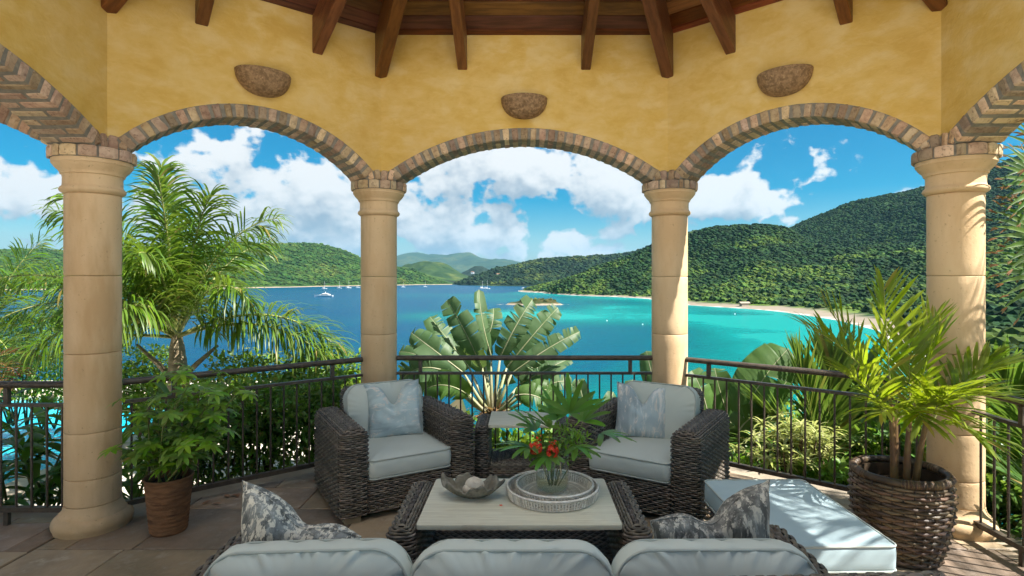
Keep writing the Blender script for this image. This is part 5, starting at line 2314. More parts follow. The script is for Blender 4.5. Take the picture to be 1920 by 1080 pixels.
mb = MB()
lump(mb, (0, 0, .044), .050, 2, (1.05, .85, .86))
lump(mb, (-.035, -.015, .022), .030, 5)
tag(mb.build('coral_piece', M['coral'], None, 180, (-.272, 3.11, TOPZ + .020)), 'white rounded piece of coral resting in the clam shell', 'coral')
mb = MB()
for a in range(5):
    t = a * 2 * PI / 5
    mb.add([(0, 0, .004), (.006 * math.cos(t - .5), .006 * math.sin(t - .5), .001), (.011 * math.cos(t), .011 * math.sin(t), .0035), (.006 * math.cos(t + .5), .006 * math.sin(t + .5), .001)], [(0, 1, 2, 3)])
mb.lathe([(0, .001), (.0025, .003), (0, .007)], 6, cap=False)
tag(mb.build('fallen_petal', M['flower'], None, None, (-.122, 2.985, TOPZ + .0005)), 'tiny red fallen blossom on the pale coffee table top', 'petal')
# ---------------------------------------------------------------- plants
UP = Vector((0, 0, 1))


def frond(leaf, stalk, base, d, L, bend=.9, n=34, ll=.5, lw=.022, r0=.014, bare=.16, lift=.35, ldroop=.9, sweep=.55, rg=random, nseg=3, plume=.0, curl=.0):
    """feather palm frond: arching stalk with two rows of leaflets"""
    d = Vector(d).normalized()
    p = Vector(base)
    K = 18
    st = L / K
    pts, dirs = [p.copy()], [d.copy()]
    for k in range(K):
        t = k / K
        p = p + d * st
        d = (d - UP * (bend / K * (.35 + 1.5 * t)) * (1 - .5 * max(0, -d.z))).normalized()
        pts.append(p.copy())
        dirs.append(d.copy())
    stalk.tube(pts, [r0 * (1 - .85 * k / K) for k in range(K + 1)], 5)
    for k in range(n):
        t = bare + (1 - bare) * (k + .5) / n
        f = t * K
        i = min(int(f), K - 1)
        q = pts[i].lerp(pts[i + 1], f - i)
        dd = dirs[i].lerp(dirs[i + 1], f - i).normalized()
        side = dd.cross(UP)
        if side.length < .05:
            side = Vector((1, 0, 0))
        side.normalize()
        nn = side.cross(dd)
        s = (t - bare) / (1 - bare)
        len_ = ll * (.45 + .75 * math.sin(PI * (.12 + .80 * s)) ** .8) * (1 if s < .93 else .8)
        for sg in (-1, 1):
            a = sweep + .5 * s + rg.uniform(-.10, .10)
            ld = (side * sg * math.cos(a) + dd * math.sin(a) + nn * (lift + rg.uniform(-.12 - plume, .12 + plume))).normalized()
            u2 = (nn + side * sg * curl).normalized()
            strap(leaf, q, ld, len_ * rg.uniform(.85, 1.1), lw * rg.uniform(.85, 1.1), ldroop * rg.uniform(.7, 1.25), nseg, up=u2, fold=.12, tip=.08)


def palm_thing(name, label, cat, loc, fronds, leafmat, group=None, **kw):
    t = thing(name, label, cat, loc, 0, group)
    return t


def add_frond(t, leafmat, base, d, L, stalkmat='rachis', part='frond', **kw):
    a, b = MB(), MB()
    frond(a, b, base, d, L, **kw)
    o = a.build(part, M[leafmat], t, 180)
    b.build('stalk', M[stalkmat], o, 180)
    return o


def trunk(t, pts, r, name='trunk', mat='trunk', rings=True, n=10):
    mb = MB()
    full, rr = [], []
    for k in range(len(pts) - 1):
        a, b = Vector(pts[k]), Vector(pts[k + 1])
        m = max(2, int((b - a).length / .06))
        for q in range(m):
            f = q / m
            full.append(a.lerp(b, f))
            base = r[k] + (r[k + 1] - r[k]) * f
            rr.append(base * (1.06 if (q % 2 == 0 and rings) else 1.0))
    full.append(Vector(pts[-1]))
    rr.append(r[-1])
    mb.tube(full, rr, n)
    return mb.build(name, M[mat], t, 50)


def left_palm():
    c = P(332, 632, 7.6)
    t = thing('palm_tree', 'large feathery palm tree behind the left railing, beside the first column', 'palm', (c.x, c.y, -1.4))
    z = c.z + 1.4
    trunk(t, [(.03, 0, -.6), (.02, 0, z - .55), (.0, 0, z - .12), (0, 0, z + .1)], [.16, .13, .085, .05])
    rg = random.Random(21)
    F = [  # direction (x right, y away, z up), length, bend
        ((-.10, .05, 1.0), 2.35, .45), ((.10, -.30, 1.0), 2.2, .55), ((.42, -.05, .95), 2.25, 1.15), ((.95, -.2, .42), 2.55, 1.05), 
        ((-.42, -.1, .95), 2.3, 1.05), ((-.70, -.25, .70), 2.5, 1.15), ((-.95, .1, .42), 2.6, 1.0), ((-.9, -.5, .15), 2.2, .9), ((-.35, .6, .8), 2.2, 1.0), ((.1, -.75, .6), 1.9, 1.3), ((-.3, -.8, .5), 1.8, 1.25), ((.25, -.2, 1.0), 2.1, .9), ((-.25, -.35, 1.0), 2.15, .8), ((-.55, -.55, .6), 2.0, 1.2), ((-.1, -.4, .9), 1.7, 1.4), ((.95, -.28, .30), 2.45, .85), ((.15, -.5, .9), 1.9, 1.2), ((-.15, -.6, .8), 1.8, 1.3), ((.3, .4, .95), 2.0, 1.0), ((.55, -.3, .8), 1.8, 1.5)]
    for d, L, b in F:
        low = d[2] < .45 and d[0] > 0      # the long low fronds on the right are the fullest
        add_frond(t, 'palm_leaf', (rg.uniform(-.03, .03), rg.uniform(-.03, .03), z), d, L, bend=b * 1.25, n=125 if low else 88, ll=.46, lw=.022, r0=.026, bare=.16, lift=.15, ldroop=2.0, sweep=.55, rg=rg, nseg=5, plume=.85)
    # stubs of cut fronds at the crown base
    for d, L in (((-.75, -.1, .85), .75), ((.8, -.1, .75), .8), ((.05, -.2, 1), .5)):
        mb = MB()
        D = Vector(d).normalized()
        b = Vector((0, 0, z - .62))
        mb.tube([b, b + D * L * .5, b + D * L + Vector((0, 0, -.03))], [.045, .034, .018], 7)
        mb.build('cut_stalk', M['trunk'], t, 180)


left_palm()


def far_left_palm():
    c = P(-40, 640, 8.6)
    t = thing('palm_tree', 'palm at the left picture edge, half hidden behind the first column', 'palm', (c.x, c.y, -1.2))
    z = c.z + 1.2
    trunk(t, [(0, 0, -.4), (0, 0, z)], [.12, .07])
    rg = random.Random(31)
    for d, L, b in (((.55, -.1, .8), 1.8, 1.1), ((.9, .1, .5), 1.9, 1.1), ((.25, .2, 1), 1.7, .7), ((.8, -.5, .25), 1.5, 1.0), ((.75, .4, .7), 1.9, 1.2), ((-.5, .3, .8), 1.8, 1.0), ((-.8, -.2, .5), 1.8, 1.0), ((.1, -.8, .6), 1.5, 1.2)):
        add_frond(t, 'palm_leaf', (0, 0, z), d, L, bend=b * 1.2, n=64, ll=.44, lw=.024, r0=.02, lift=.2, ldroop=1.7, rg=rg, nseg=4, plume=.5)


far_left_palm()


# ---- leaf masses
def leaf_cloud(centres, n, size, seed, shell=.55, flat=.75):
    """n small pointed leaves spread through the volume of ellipsoids (cx, cy, cz, rx, ry, rz)"""
    rg = np.random.default_rng(seed)
    C = np.array(centres, dtype=float)
    vol = C[:, 3] * C[:, 4] * C[:, 5]
    which = rg.choice(len(C), n, p=vol / vol.sum())
    v = rg.normal(size=(n, 3))
    v /= np.linalg.norm(v, axis=1)[:, None]
    rad_ = rg.uniform(shell ** 3, 1, n) ** (1 / 3)
    lump_ = 1 + .22 * np.sin(v[:, 0] * 7 + which) * np.sin(v[:, 1] * 6 + 2 * which) + .15 * np.sin(v[:, 2] * 11 + which)
    pos = C[which, :3] + v * C[which, 3:] * (rad_ * lump_)[:, None]
    d = v * .7 + rg.normal(size=(n, 3)) * .7 + np.array((0, 0, -.15))
    d /= np.linalg.norm(d, axis=1)[:, None]
    up = rg.normal(size=(n, 3)) * .5 + np.array((0, 0, 1.0))
    s = np.cross(d, up)
    s /= np.linalg.norm(s, axis=1)[:, None] + 1e-9
    nn = np.cross(s, d)
    L = size * rg.uniform(.7, 1.25, n)[:, None]
    W = L * .26
    a = pos
    b = pos + d * L * .45 + s * W + nn * W * .25
    c = pos + d * L - nn * L * .08
    e = pos + d * L * .45 - s * W + nn * W * .25
    m = pos + d * L * .5
    V = np.stack([a, b, c, e], 1).reshape(-1, 3)
    i = np.arange(n) * 4
    F = np.concatenate([np.stack([i, i + 1, i + 2], -1), np.stack([i, i + 2, i + 3], -1)])
    return V, F


def shrub(name, label, cat, loc, centres, n, size, mat, seed, stems=6, group=None, shell=.5):
    t = thing(name, label, cat, loc, 0, group)
    V, F = leaf_cloud(centres, n, size, seed, shell)
    obj('foliage', np_mesh('foliage', V, F, M[mat]), t)
    rg = random.Random(seed)
    mb = MB()
    zmin = min(c[2] - c[5] for c in centres)
    for k in range(stems):
        c = rg.choice(centres)
        b = Vector((c[0] * .8 + rg.uniform(-.1, .1), c[1] * .8 + rg.uniform(-.1, .1), zmin - .35))
        for q in range(3):
            tip = Vector((c[0] + rg.uniform(-.7, .7) * c[3], c[1] + rg.uniform(-.7, .7) * c[4], c[2] + rg.uniform(0, .8) * c[5]))
            mid = b.lerp(tip, .5) + Vector((rg.uniform(-.08, .08), rg.uniform(-.08, .08), 0))
            mb.tube([b, mid, tip], [.016, .010, .004], 5)
    mb.build('stem', M['twig'], t, 180)
    return t


# clipped hedge along the left bay, three shrubs
A_, B_ = Vector(CORN[1]), Vector(CORN[2])
e_ = (B_ - A_).normalized()
o_ = Vector((-e_.y, e_.x))
for k, (f, lab) in enumerate(((.34, 'small-leaved hedge shrub behind the potted plant and left railing'), (.62, 'small-leaved hedge shrub behind the middle of the left railing'), (.90, 'small-leaved hedge shrub behind the left armchair, next to a column'))):
    c = A_ + e_ * (f * 2.03) + o_ * (.78 + .05 * k)
    shrub('hedge_shrub', lab, 'hedge', (c.x, c.y, -.2), [(0, 0, .35, .42, .38, .42), (-.12, .1, .62, .33, .32, .30), (.15, .02, .60, .32, .30, .30)], 3600, .062, 'hedge', 61 + k, group='hedge along the left railing', shell=.3)
for k, (px, py, Y, rx, rz, lab) in enumerate(((60, 672, 9.3, .95, .75, 'light green leafy bush left of the first column above the railing'), (275, 712, 9.0, .55, .55, 'light green leafy bush just right of the first column'),
                                              (470, 720, 7.6, .75, .45, 'light green leafy bush under the long low palm frond'), (610, 715, 7.4, .55, .42, 'light green leafy bush left of the second column'))):
    c = P(px, py, Y)
    shrub('leafy_bush', lab, 'bush', (c.x, c.y, c.z), [(0, 0, 0, rx, rx * .8, rz), (rx * .5, -.1, -rz * .35, rx * .7, rx * .6, rz * .7), (-rx * .5, .1, -rz * .3, rx * .7, rx * .6, rz * .7)], 3200, .085, 'hedge_light', 71 + k, group='leafy bushes in the left garden')


# ---- big paddle leaves
def paddle(leaf, rib, pts, W, fold=.35, seed=0, tears=5, droop=.25, up=UP, tipw=.55):
    """banana-like blade along a curve; torn into strips at the sides"""
    rg = random.Random(seed)
    K = 44
    P_ = [Vector(q) for q in pts]
    # quadratic curve through three points
    p0, p1, p2 = P_
    cur = [(p0 * (1 - t) ** 2 + (p1 * 2 - (p0 + p2) * .5) * (2 * t * (1 - t)) + p2 * t * t) for t in (k / K for k in range(K + 1))]
    L = (p2 - p0).length

    def width(t):
        return W / 2 * (math.sin(PI * min(1, .10 + .78 * t ** .85)) ** .55 if t < .97 else .35 * (1 - t) / .03 + .02)
    for sg in (-1, 1):
        cuts = sorted(rg.sample(range(5, K - 2), min(tears, K - 8)))
        groups, a = [], 0
        for c in cuts + [K]:
            groups.append((a, c))
            a = c
        for a, b in groups:
            extra = rg.uniform(-.25, .55)
            lean = rg.uniform(-.16, .16)
            rows = []
            for k in range(a, b + 1):
                d = (cur[min(k + 1, K)] - cur[max(k - 1, 0)]).normalized()
                s = d.cross(up)
                s = s.normalized() * sg
                nn = s.cross(d) * sg
                w = width(k / K)
                in_ = .0 if b - a < 1 else ((k - a) / (b - a) - .5) * -.16 * w
                row = []
                for q in range(6):
                    f = q / 5
                    dz = fold * w * f - (droop + extra) * w * f * f + (.022 if k % 2 else -.022) * w * min(1, f * 2.5) + .02 * math.sin(k * .9 + seed) * w * f
                    row.append(cur[k] + s * (w * f * (1 - .08 * f)) + nn * dz + d * (in_ * f * f + lean * w * f + .22 * w * f))
                rows.append(row)
            leaf.grid(rows)
    rib.tube(cur, [max(.003, .011 * (1 - k / K)) for k in range(K + 1)], 6)


def travellers_palm():
    b = P(922, 772, 7.1)
    t = thing('travellers_palm', "fan-shaped traveller's palm with broad torn leaves behind the middle railing", 'palm', (b.x, b.y, b.z - .6))
    org = Vector((b.x, b.y, b.z - .6))
    L = [  # blade base px,py ; middle ; tip ; width m ; depth offset
        ((921, 668), (905, 604), (898, 543), .20, .0, 2), ((904, 690), (872, 622), (838, 563), .40, -.05, 3), ((880, 690), (842, 640), (806, 594), .36, .10, 4), ((870, 700), (812, 655), (771, 624), .38, -.15, 4),
        ((850, 715), (795, 672), (748, 660), .33, .15, 5), ((938, 668), (968, 610), (998, 562), .36, -.05, 7), ((950, 690), (1000, 628), (1046, 577), .36, .12, 6), ((960, 700), (1030, 652), (1087, 622), .30, -.1, 7),
        ((975, 720), (1030, 690), (1070, 672), .28, .2, 6), ((860, 735), (800, 712), (752, 700), .36, .2, 4), ((905, 655), (922, 610), (925, 578), .30, .35, 2), ((985, 735), (1020, 730), (1050, 752), .30, -.3, 6),
        ((1000, 742), (1052, 715), (1080, 735), .28, .1, 5), ((1100, 790), (1092, 745), (1084, 712), .26, -.1, 2), ((880, 742), (832, 722), (790, 735), .42, -.35, 3), ((965, 742), (1010, 745), (1046, 778), .36, -.4, 4), ((845, 700), (790, 690), (752, 715), .40, -.2, 3), ((915, 700), (880, 660), (850, 640), .34, .3, 3), ((940, 715), (990, 690), (1040, 700), .34, .25, 3), ((1130, 790), (1140, 762), (1150, 735), .24, .1, 2)]
    for k, (q0, q1, q2, w, dy, tears) in enumerate(L):
        Y = 7.1 + dy
        a0, a1, a2 = P(*q0, Y) - org, P(*q1, Y - .05) - org, P(*q2, Y + .12) - org
        lf, rb = MB(), MB()
        dirv = (a2 - a0).normalized()
        side = dirv.cross(Vector((0, -1, .15)))
        # blade faces the viewer, turned a little to either side
        upv = (Vector((random.Random(k).uniform(-.8, .8), -1, random.Random(k + 50).uniform(.1, .8)))).normalized()
        paddle(lf, rb, (a0, a1, a2), w * .92, .30, 100 + k, tears + 3, .20, upv)
        o = lf.build('leaf', M['banana' if dy > -.3 else 'banana_dark'], t, 180)  # low front leaves get the darker material to read as shaded
        root = Vector((0, .02 * (k % 3), .55)) if q0[0] < 1090 else Vector((a0.x, a0.y, -.3))
        mid = root.lerp(a0, .5) + Vector((0, 0, -.03))
        rb.tube([root, mid, a0], [.030, .022, .012], 7)
        rb.build('petiole', M['petiole'], o, 180)
    trunk(t, [(0, 0, -.8), (0, 0, .45), (0, 0, .62)], [.10, .11, .06])
    mb = MB()
    rg = random.Random(9)
    for k in range(34):
        strap(mb, (rg.uniform(-.1, .1), -.06, .60 + rg.uniform(-.06, .08)), (rg.gauss(0, 1), rg.uniform(-.9, .1), rg.uniform(-.3, .6)), rg.uniform(.15, .34), .03, .8, 4)
    mb.build('dry_sheath', M['fan_dry'], t, 180)


travellers_palm()


def banana_plant(label, base, leaves, mat='banana_dark', name='banana_plant'):
    b = Vector(base)
    t = thing(name, label, 'plant', b)
    for k, (q0, q1, q2, w, Y, tears, upv) in enumerate(leaves):
        lf, rb = MB(), MB()
        a0, a1, a2 = P(*q0, Y) - b, P(*q1, Y) - b, P(*q2, Y + .1) - b
        paddle(lf, rb, (a0, a1, a2), w, .20, 300 + k + int(w * 100), tears, .2, Vector(upv).normalized())
        o = lf.build('leaf', M[mat], t, 180)
        rb.tube([Vector((0, 0, -.1)), Vector((0, 0, 0)).lerp(a0, .5), a0], [.03, .022, .012], 7)
        rb.build('petiole', M['petiole'], o, 180)
    return t


g = P(1395, 880, 6.3)
banana_plant('broad banana leaves rising behind the right railing, left of the variegated shrub', (g.x, g.y, g.z), [
    ((1392, 790), (1425, 720), (1478, 654), .62, 6.2, 1, (-.35, -1, .4)), ((1430, 800), (1462, 735), (1506, 672), .40, 6.5, 3, (.5, -1, .3)), ((1372, 800), (1352, 740), (1340, 690), .38, 6.6, 3, (-.2, -1, .3)),
    ((1330, 800), (1318, 740), (1296, 695), .34, 6.4, 2, (.2, -1, .3)), ((1378, 830), (1400, 790), (1440, 775), .34, 6.0, 3, (.1, -1, .6))])
g = P(1235, 760, 7.2)
banana_plant('pale broad leaves peeking out behind the third column', (g.x, g.y, g.z), [((1232, 742), (1222, 702), (1212, 658), .30, 7.2, 2, (-.3, -1, .3)), ((1224, 760), (1200, 735), (1186, 712), .30, 7.0, 2, (.2, -1, .5)), ((1250, 740), (1280, 720), (1300, 712), .30, 7.3, 2, (.2, -1, .4))], 'banana')


# ---- fan palms and other plants on the right
def fan_leaf(t, c, d, R, n, mat, spread=150, tip=None, droop=.5, seed=0, petiole=None, w=.045):
    rg = random.Random(seed)
    mb = MB()
    D = Vector(d).normalized()
    ref = Vector((0, -1, .2))
    s = D.cross(ref)
    s = s.normalized() if s.length > .1 else Vector((1, 0, 0))
    nn = s.cross(D)
    tips = MB()
    for k in range(n):
        a = rad(-spread / 2 + spread * k / (n - 1)) + rg.uniform(-.03, .03)
        dd = D * math.cos(a) + s * math.sin(a) + nn * (.12 * math.cos(a * 2) + rg.uniform(-.05, .05))
        L = R * (.78 + .22 * math.cos(a * .8)) * rg.uniform(.92, 1.06)
        e = strap(mb, c, dd, L, w, droop, 7, up=nn, fold=.35, shape=lambda u: (.25 + 1.5 * u) if u < .5 else max(.05, 1.0 * (1 - ((u - .5) / .5) ** 1.6)))
        if tip is not None:
            for q in range(2):
                strap(tips, Vector(e) - dd * .03, dd + Vector((rg.uniform(-.3, .3), 0, rg.uniform(-.5, .0))), R * rg.uniform(.10, .2), .010, 1.2, 3, up=nn)
    o = mb.build('fan_leaf', M[mat], t, 180)
    if tip is not None:
        tips.build('dry_tip', M[tip], o, 180)
    if petiole is not None:
        st = MB()
        a, b = Vector(petiole), Vector(c)
        st.tube([a, a.lerp(b, .5) + Vector((0, 0, .04)), b], [.014, .011, .008], 6)
        st.build('stalk', M['rachis'], o, 180)
    return o


def right_garden():
    rg = random.Random(77)
    # feather palm behind the right railing
    g = P(1545, 900, 5.9)
    t = thing('garden_palm', 'upright green palm leaves behind the right railing, left of the basket', 'palm', (g.x, g.y, g.z))
    for k, (px, py, L) in enumerate(((1500, 690, 1.25), (1560, 672, 1.35), (1612, 690, 1.3), (1440, 770, 1.0), (1660, 735, 1.2), (1590, 765, 1.0), (1400, 830, .9))):
        tip = P(px, py, 5.9 + .15 * (k % 3)) - Vector((g.x, g.y, g.z))
        d = tip.normalized()
        add_frond(t, 'fan_leaf', (0, 0, 0), d + Vector((0, 0, .15)), tip.length * 1.05, bend=.5, n=34, ll=.55, lw=.036, r0=.012, bare=.22, lift=.15, ldroop=.5, sweep=.85, rg=rg, nseg=4)
    # variegated shrub
    g = P(1490, 880, 5.35)
    t = thing('variegated_shrub', 'yellow and green striped shrub behind the right railing', 'shrub', (g.x, g.y, g.z - .3))
    mb, st = MB(), MB()
    heads = [(rg.gauss(0, .34), rg.gauss(0, .2), .30 + rg.uniform(-.12, .42)) for _ in range(80)]
    for hx, hy, hz in heads:
        hz -= .5 * abs(hx) * .6
        for k in range(17):
            a = k * 2.4
            el = rg.uniform(-.1, .75)
            d = (math.cos(a) * math.cos(el), math.sin(a) * math.cos(el), math.sin(el))
            strap(mb, (hx, hy, hz + .004 * k), d, rg.uniform(.11, .17), .021, 1.5, 4, fold=.3, tip=.05)
        st.tube([(hx * .3, hy * .3, -.3), (hx * .7, hy * .7, hz * .4), (hx, hy, hz)], [.014, .010, .006], 5)
    mb.build('foliage', M['song'], t, 180)
    st.build('stem', M['twig'], t, 180)
    # low green ground plants under the right railing
    for k, (px, py, Y, lab) in enumerate(((1400, 905, 5.3, 'low green leafy plant under the right railing beside the armchair'), (1560, 915, 5.0, 'low green leafy plant under the right railing beside the basket'),
                                          (1660, 860, 5.3, 'dark green leafy plant behind the planted basket'), (1625, 760, 6.2, 'tall dark green shrub behind the right railing and potted palm'))):
        c = P(px, py, Y)
        shrub('leafy_plant', lab, 'plant', (c.x, c.y, c.z), [(0, 0, 0, .32, .25, .20 + .1 * (k > 1)), (.2, .05, -.1, .25, .2, .18)], 1500, .10, 'scheff' if k < 2 else 'hedge', 90 + k, 3)
    # green fill under the side table view
    for k, (px, py, Y, r, lab) in enumerate(((955, 850, 6.1, .34, 'bright green low plant behind the middle railing, left under the side table'), (1065, 835, 6.2, .36, 'bright green low plant behind the middle railing, right of the side table'), (845, 815, 6.6, .34, 'bright green low plant behind the middle railing beside the left armchair'))):
        c = P(px, py, Y)
        shrub('leafy_plant', lab, 'plant', (c.x, c.y, c.z), [(0, 0, 0, r, r * .8, r * .7), (.15, .1, -.25, r, r * .8, r * .7)], 1500, .10, 'hedge_light', 170 + k, 3)
    # leafy fill behind the plants on the slope
    for k, (px, py, Y, r, lab) in enumerate(((1350, 850, 7.6, .75, 'green bush far behind the right armchair, below the banana leaves'), (1480, 800, 8.2, .9, 'green bush behind the variegated shrub, low on the slope'), (1610, 815, 7.8, .9, 'green bush on the slope behind the potted palm'),
                                             (1745, 760, 7.4, 1.0, 'green bush on the slope behind the rightmost column'), (1240, 820, 8.4, .6, 'low bush on the slope below the third column'))):
        c = P(px, py, Y)
        shrub('slope_bush', lab, 'bush', (c.x, c.y, c.z), [(0, 0, 0, r, r * .8, r * .6), (.4, .2, -.4, r, r * .8, r * .6), (-.3, 0, -.6, r, r, r * .6)], 2600, .13, 'hedge_light' if k % 2 else 'hedge', 140 + k, 3, 'bushes on the slope')
    # dark palm right of the last column
    g = Vector((4.1, 4.55, -.35))
    t = thing('garden_palm', 'dense dark green palm right of the rightmost column', 'palm', g)
    for k, (d, L) in enumerate((((-.35, -.1, 1), 1.5), ((-.6, .1, .8), 1.45), ((-.1, -.3, 1), 1.5), ((.3, -.1, 1), 1.5), ((-.75, -.35, .6), 1.2), ((-.5, -.7, .5), 1.1), ((-.2, .4, .9), 1.5), ((.5, -.5, .6), 1.3), ((-.9, .3, .35), 1.1), ((-.3, -.6, .25), 1.0))):
        add_frond(t, 'palm_leaf_dark', (rg.uniform(-.1, .1), rg.uniform(-.1, .1), 0), d, L, bend=.75, n=36, ll=.5, lw=.034, r0=.014, bare=.18, lift=.15, ldroop=.9, sweep=.8, rg=rg, nseg=4)
    g = Vector((3.6, 3.35, -.45))
    t = thing('garden_palm', 'dark strap-leaved palm outside the railing at the right picture edge', 'palm', g)
    for k, (d, L) in enumerate((((-.1, -.2, 1), 1.1), ((.3, .2, 1), 1.2), ((-.3, .3, .9), 1.0), ((.5, -.4, .7), 1.1), ((-.2, -.6, .8), 1.0), ((.2, .7, .6), 1.1))):
        add_frond(t, 'palm_leaf_dark', (0, 0, 0), d, L, bend=.9, n=28, ll=.42, lw=.034, r0=.012, bare=.2, lift=.15, ldroop=.9, sweep=.8, rg=rg, nseg=4)
    for k, (x, y, z, lab) in enumerate(((3.55, 4.5, -.1, 'dark undergrowth behind the foot of the rightmost column'), (3.75, 2.9, -.2, 'dark undergrowth outside the railing at the lower right'), (4.6, 5.6, .3, 'dark green bush beyond the palms at the right picture edge'))):
        shrub('undergrowth_shrub', lab, 'shrub', (x, y, z), [(0, 0, 0, .5, .5, .38), (.2, .3, .1, .4, .4, .35)], 1800, .10, 'hedge', 95 + k, 3)
    # fan palm whose leaves hang into the picture at the upper right
    g = Vector((4.35, 3.55, -.8))
    t = thing('fan_palm', 'fan palm with brown leaf tips hanging in at the upper right corner', 'palm', g)
    trunk(t, [(0, 0, -.2), (.02, 0, 2.0), (0, 0, 3.1)], [.13, .11, .10])
    top = Vector((0, 0, 3.05))
    for k, (px, py, Y, d, R) in enumerate(((1968, 352, 3.9, (-.9, -.1, -.05), .42), (1985, 305, 4.2, (-.8, .1, .35), .45), (1975, 455, 3.8, (-.9, -.1, -.15), .44), (1990, 520, 3.7, (-.9, -.1, -.5), .46), (2010, 270, 3.6, (-.6, -.2, .5), .5), (1980, 410, 4.3, (-1, .1, .1), .42),
                                           (2080, 300, 3.3, (.2, -.5, .7), .6), (2150, 350, 3.2, (.5, -.6, .2), .6), (2120, 260, 4.0, (.5, .4, .6), .6), (2000, 330, 3.2, (-.5, -.7, .2), .55))):
        c = P(px, py, Y) - g
        fan_leaf(t, c, d, R, 17, 'fan_leaf', 165, 'fan_dry', .55, 400 + k, top, w=.036)
    # tall palm just outside the frame whose fronds dapple the ottoman
    g = Vector((4.7, 1.55, -.9))
    t = thing('palm_tree', 'tall palm right of the pavilion, beyond the picture edge, shading the ottoman', 'palm', g)
    trunk(t, [(0, 0, -.2), (.05, .0, 2.5), (0, 0, 4.6)], [.15, .12, .08])
    for k, (d, L) in enumerate((((-.9, .12, .75), 1.9), ((-.7, .3, .9), 1.8), ((.3, .6, .8), 1.8), ((.7, .1, .7), 1.9), ((.3, -.8, .6), 1.9))):
        add_frond(t, 'palm_leaf', (0, 0, 4.6), d, L, bend=1.2, n=34, ll=.50, lw=.026, r0=.02, bare=.2, lift=.2, ldroop=.8, sweep=.65, rg=rg, nseg=3)


right_garden()


# ---- ginger plants by the left rail
def ginger(label, base, stems, seed, h=1.0):
    t = thing('ginger_plant', label, 'plant', base)
    rg = random.Random(seed)
    for k in range(stems):
        a = rg.uniform(0, 6.28)
        b = Vector((rg.gauss(0, .13), rg.gauss(0, .13), -.1))
        lean = Vector((math.cos(a) * .35, math.sin(a) * .35, 1)).normalized()
        H = h * rg.uniform(.65, 1.1)
        lf, st = MB(), MB()
        top = b + lean * H
        st.tube([b, b.lerp(top, .5), top], [.012, .010, .006], 6)
        ph = rg.uniform(0, 6)
        for q in range(7):
            f = .25 + .75 * q / 6
            p = b.lerp(top, f)
            aa = ph + q * PI + rg.uniform(-.5, .5)
            d = Vector((math.cos(aa), math.sin(aa), rg.uniform(.5, 1.1)))
            strap(lf, p, d, rg.uniform(.34, .52), rg.uniform(.075, .105), 1.5, 8, fold=.28, shape=lambda u: math.sin(PI * min(1, .06 + .94 * u)) ** .7 + .02)
        o = lf.build('leaves', M['ginger'], t, 180)
        st.build('stem', M['stem'], o, 180)


for k, (px, Y, n, h, lab) in enumerate(((20, 4.6, 7, 1.15, 'broad-leaved ginger plant behind the left rail at the picture edge'), (95, 4.75, 8, 1.2, 'broad-leaved ginger plant behind the left rail beside the first column'), (262, 4.75, 7, 1.15, 'broad-leaved ginger plant behind the potted plant, right of the first column'),
                                     (60, 5.5, 6, 1.2, 'taller ginger plant in front of the pool'))):
    c = P(px, 960, Y)
    if k == 3:
        continue
    ginger(lab, (c.x, Y, -.42), n, 120 + k, h)

# small red-brown palm tuft at the very left
c = P(-45, 690, 6.2)
t = thing('dry_palm_tuft', 'reddish drooping palm leaves at the left picture edge', 'palm', (c.x, c.y, c.z))
for k, d in enumerate(((.9, -.1, .3), (.8, .2, .6), (.7, -.3, .0))):
    add_frond(t, 'fan_dry', (0, 0, 0), d, .55, bend=1.2, n=20, ll=.22, lw=.02, r0=.008, rg=random.Random(k))


# ---------------------------------------------------------------- potted plants
def clay_pot():
    t = thing('clay_pot', 'ribbed brown clay pot standing right of the first column', 'pot', (-2.315, 3.71, 0))
    mb = MB()
    prof = [(0, .001), (.100, .001), (.106, .01)]
    n = 40
    for k in range(n + 1):
        z = .012 + .33 * k / n
        r = .107 + .030 * (k / n) ** .9 + .0022 * math.sin(k * 2.1)
        prof.append((r, z))
    prof += [(.143, .346), (.145, .354), (.142, .361), (.134, .361), (.130, .350), (.124, .30), (0, .295)]
    mb.lathe(prof, 44, cap=False)
    mb.build('body', M['clay'], t, 60)
    mb = MB()
    mb.lathe([(0, .320), (.06, .322), (.122, .316)], 28, cap=False)
    mb.build('soil', M['soil'], t)


clay_pot()


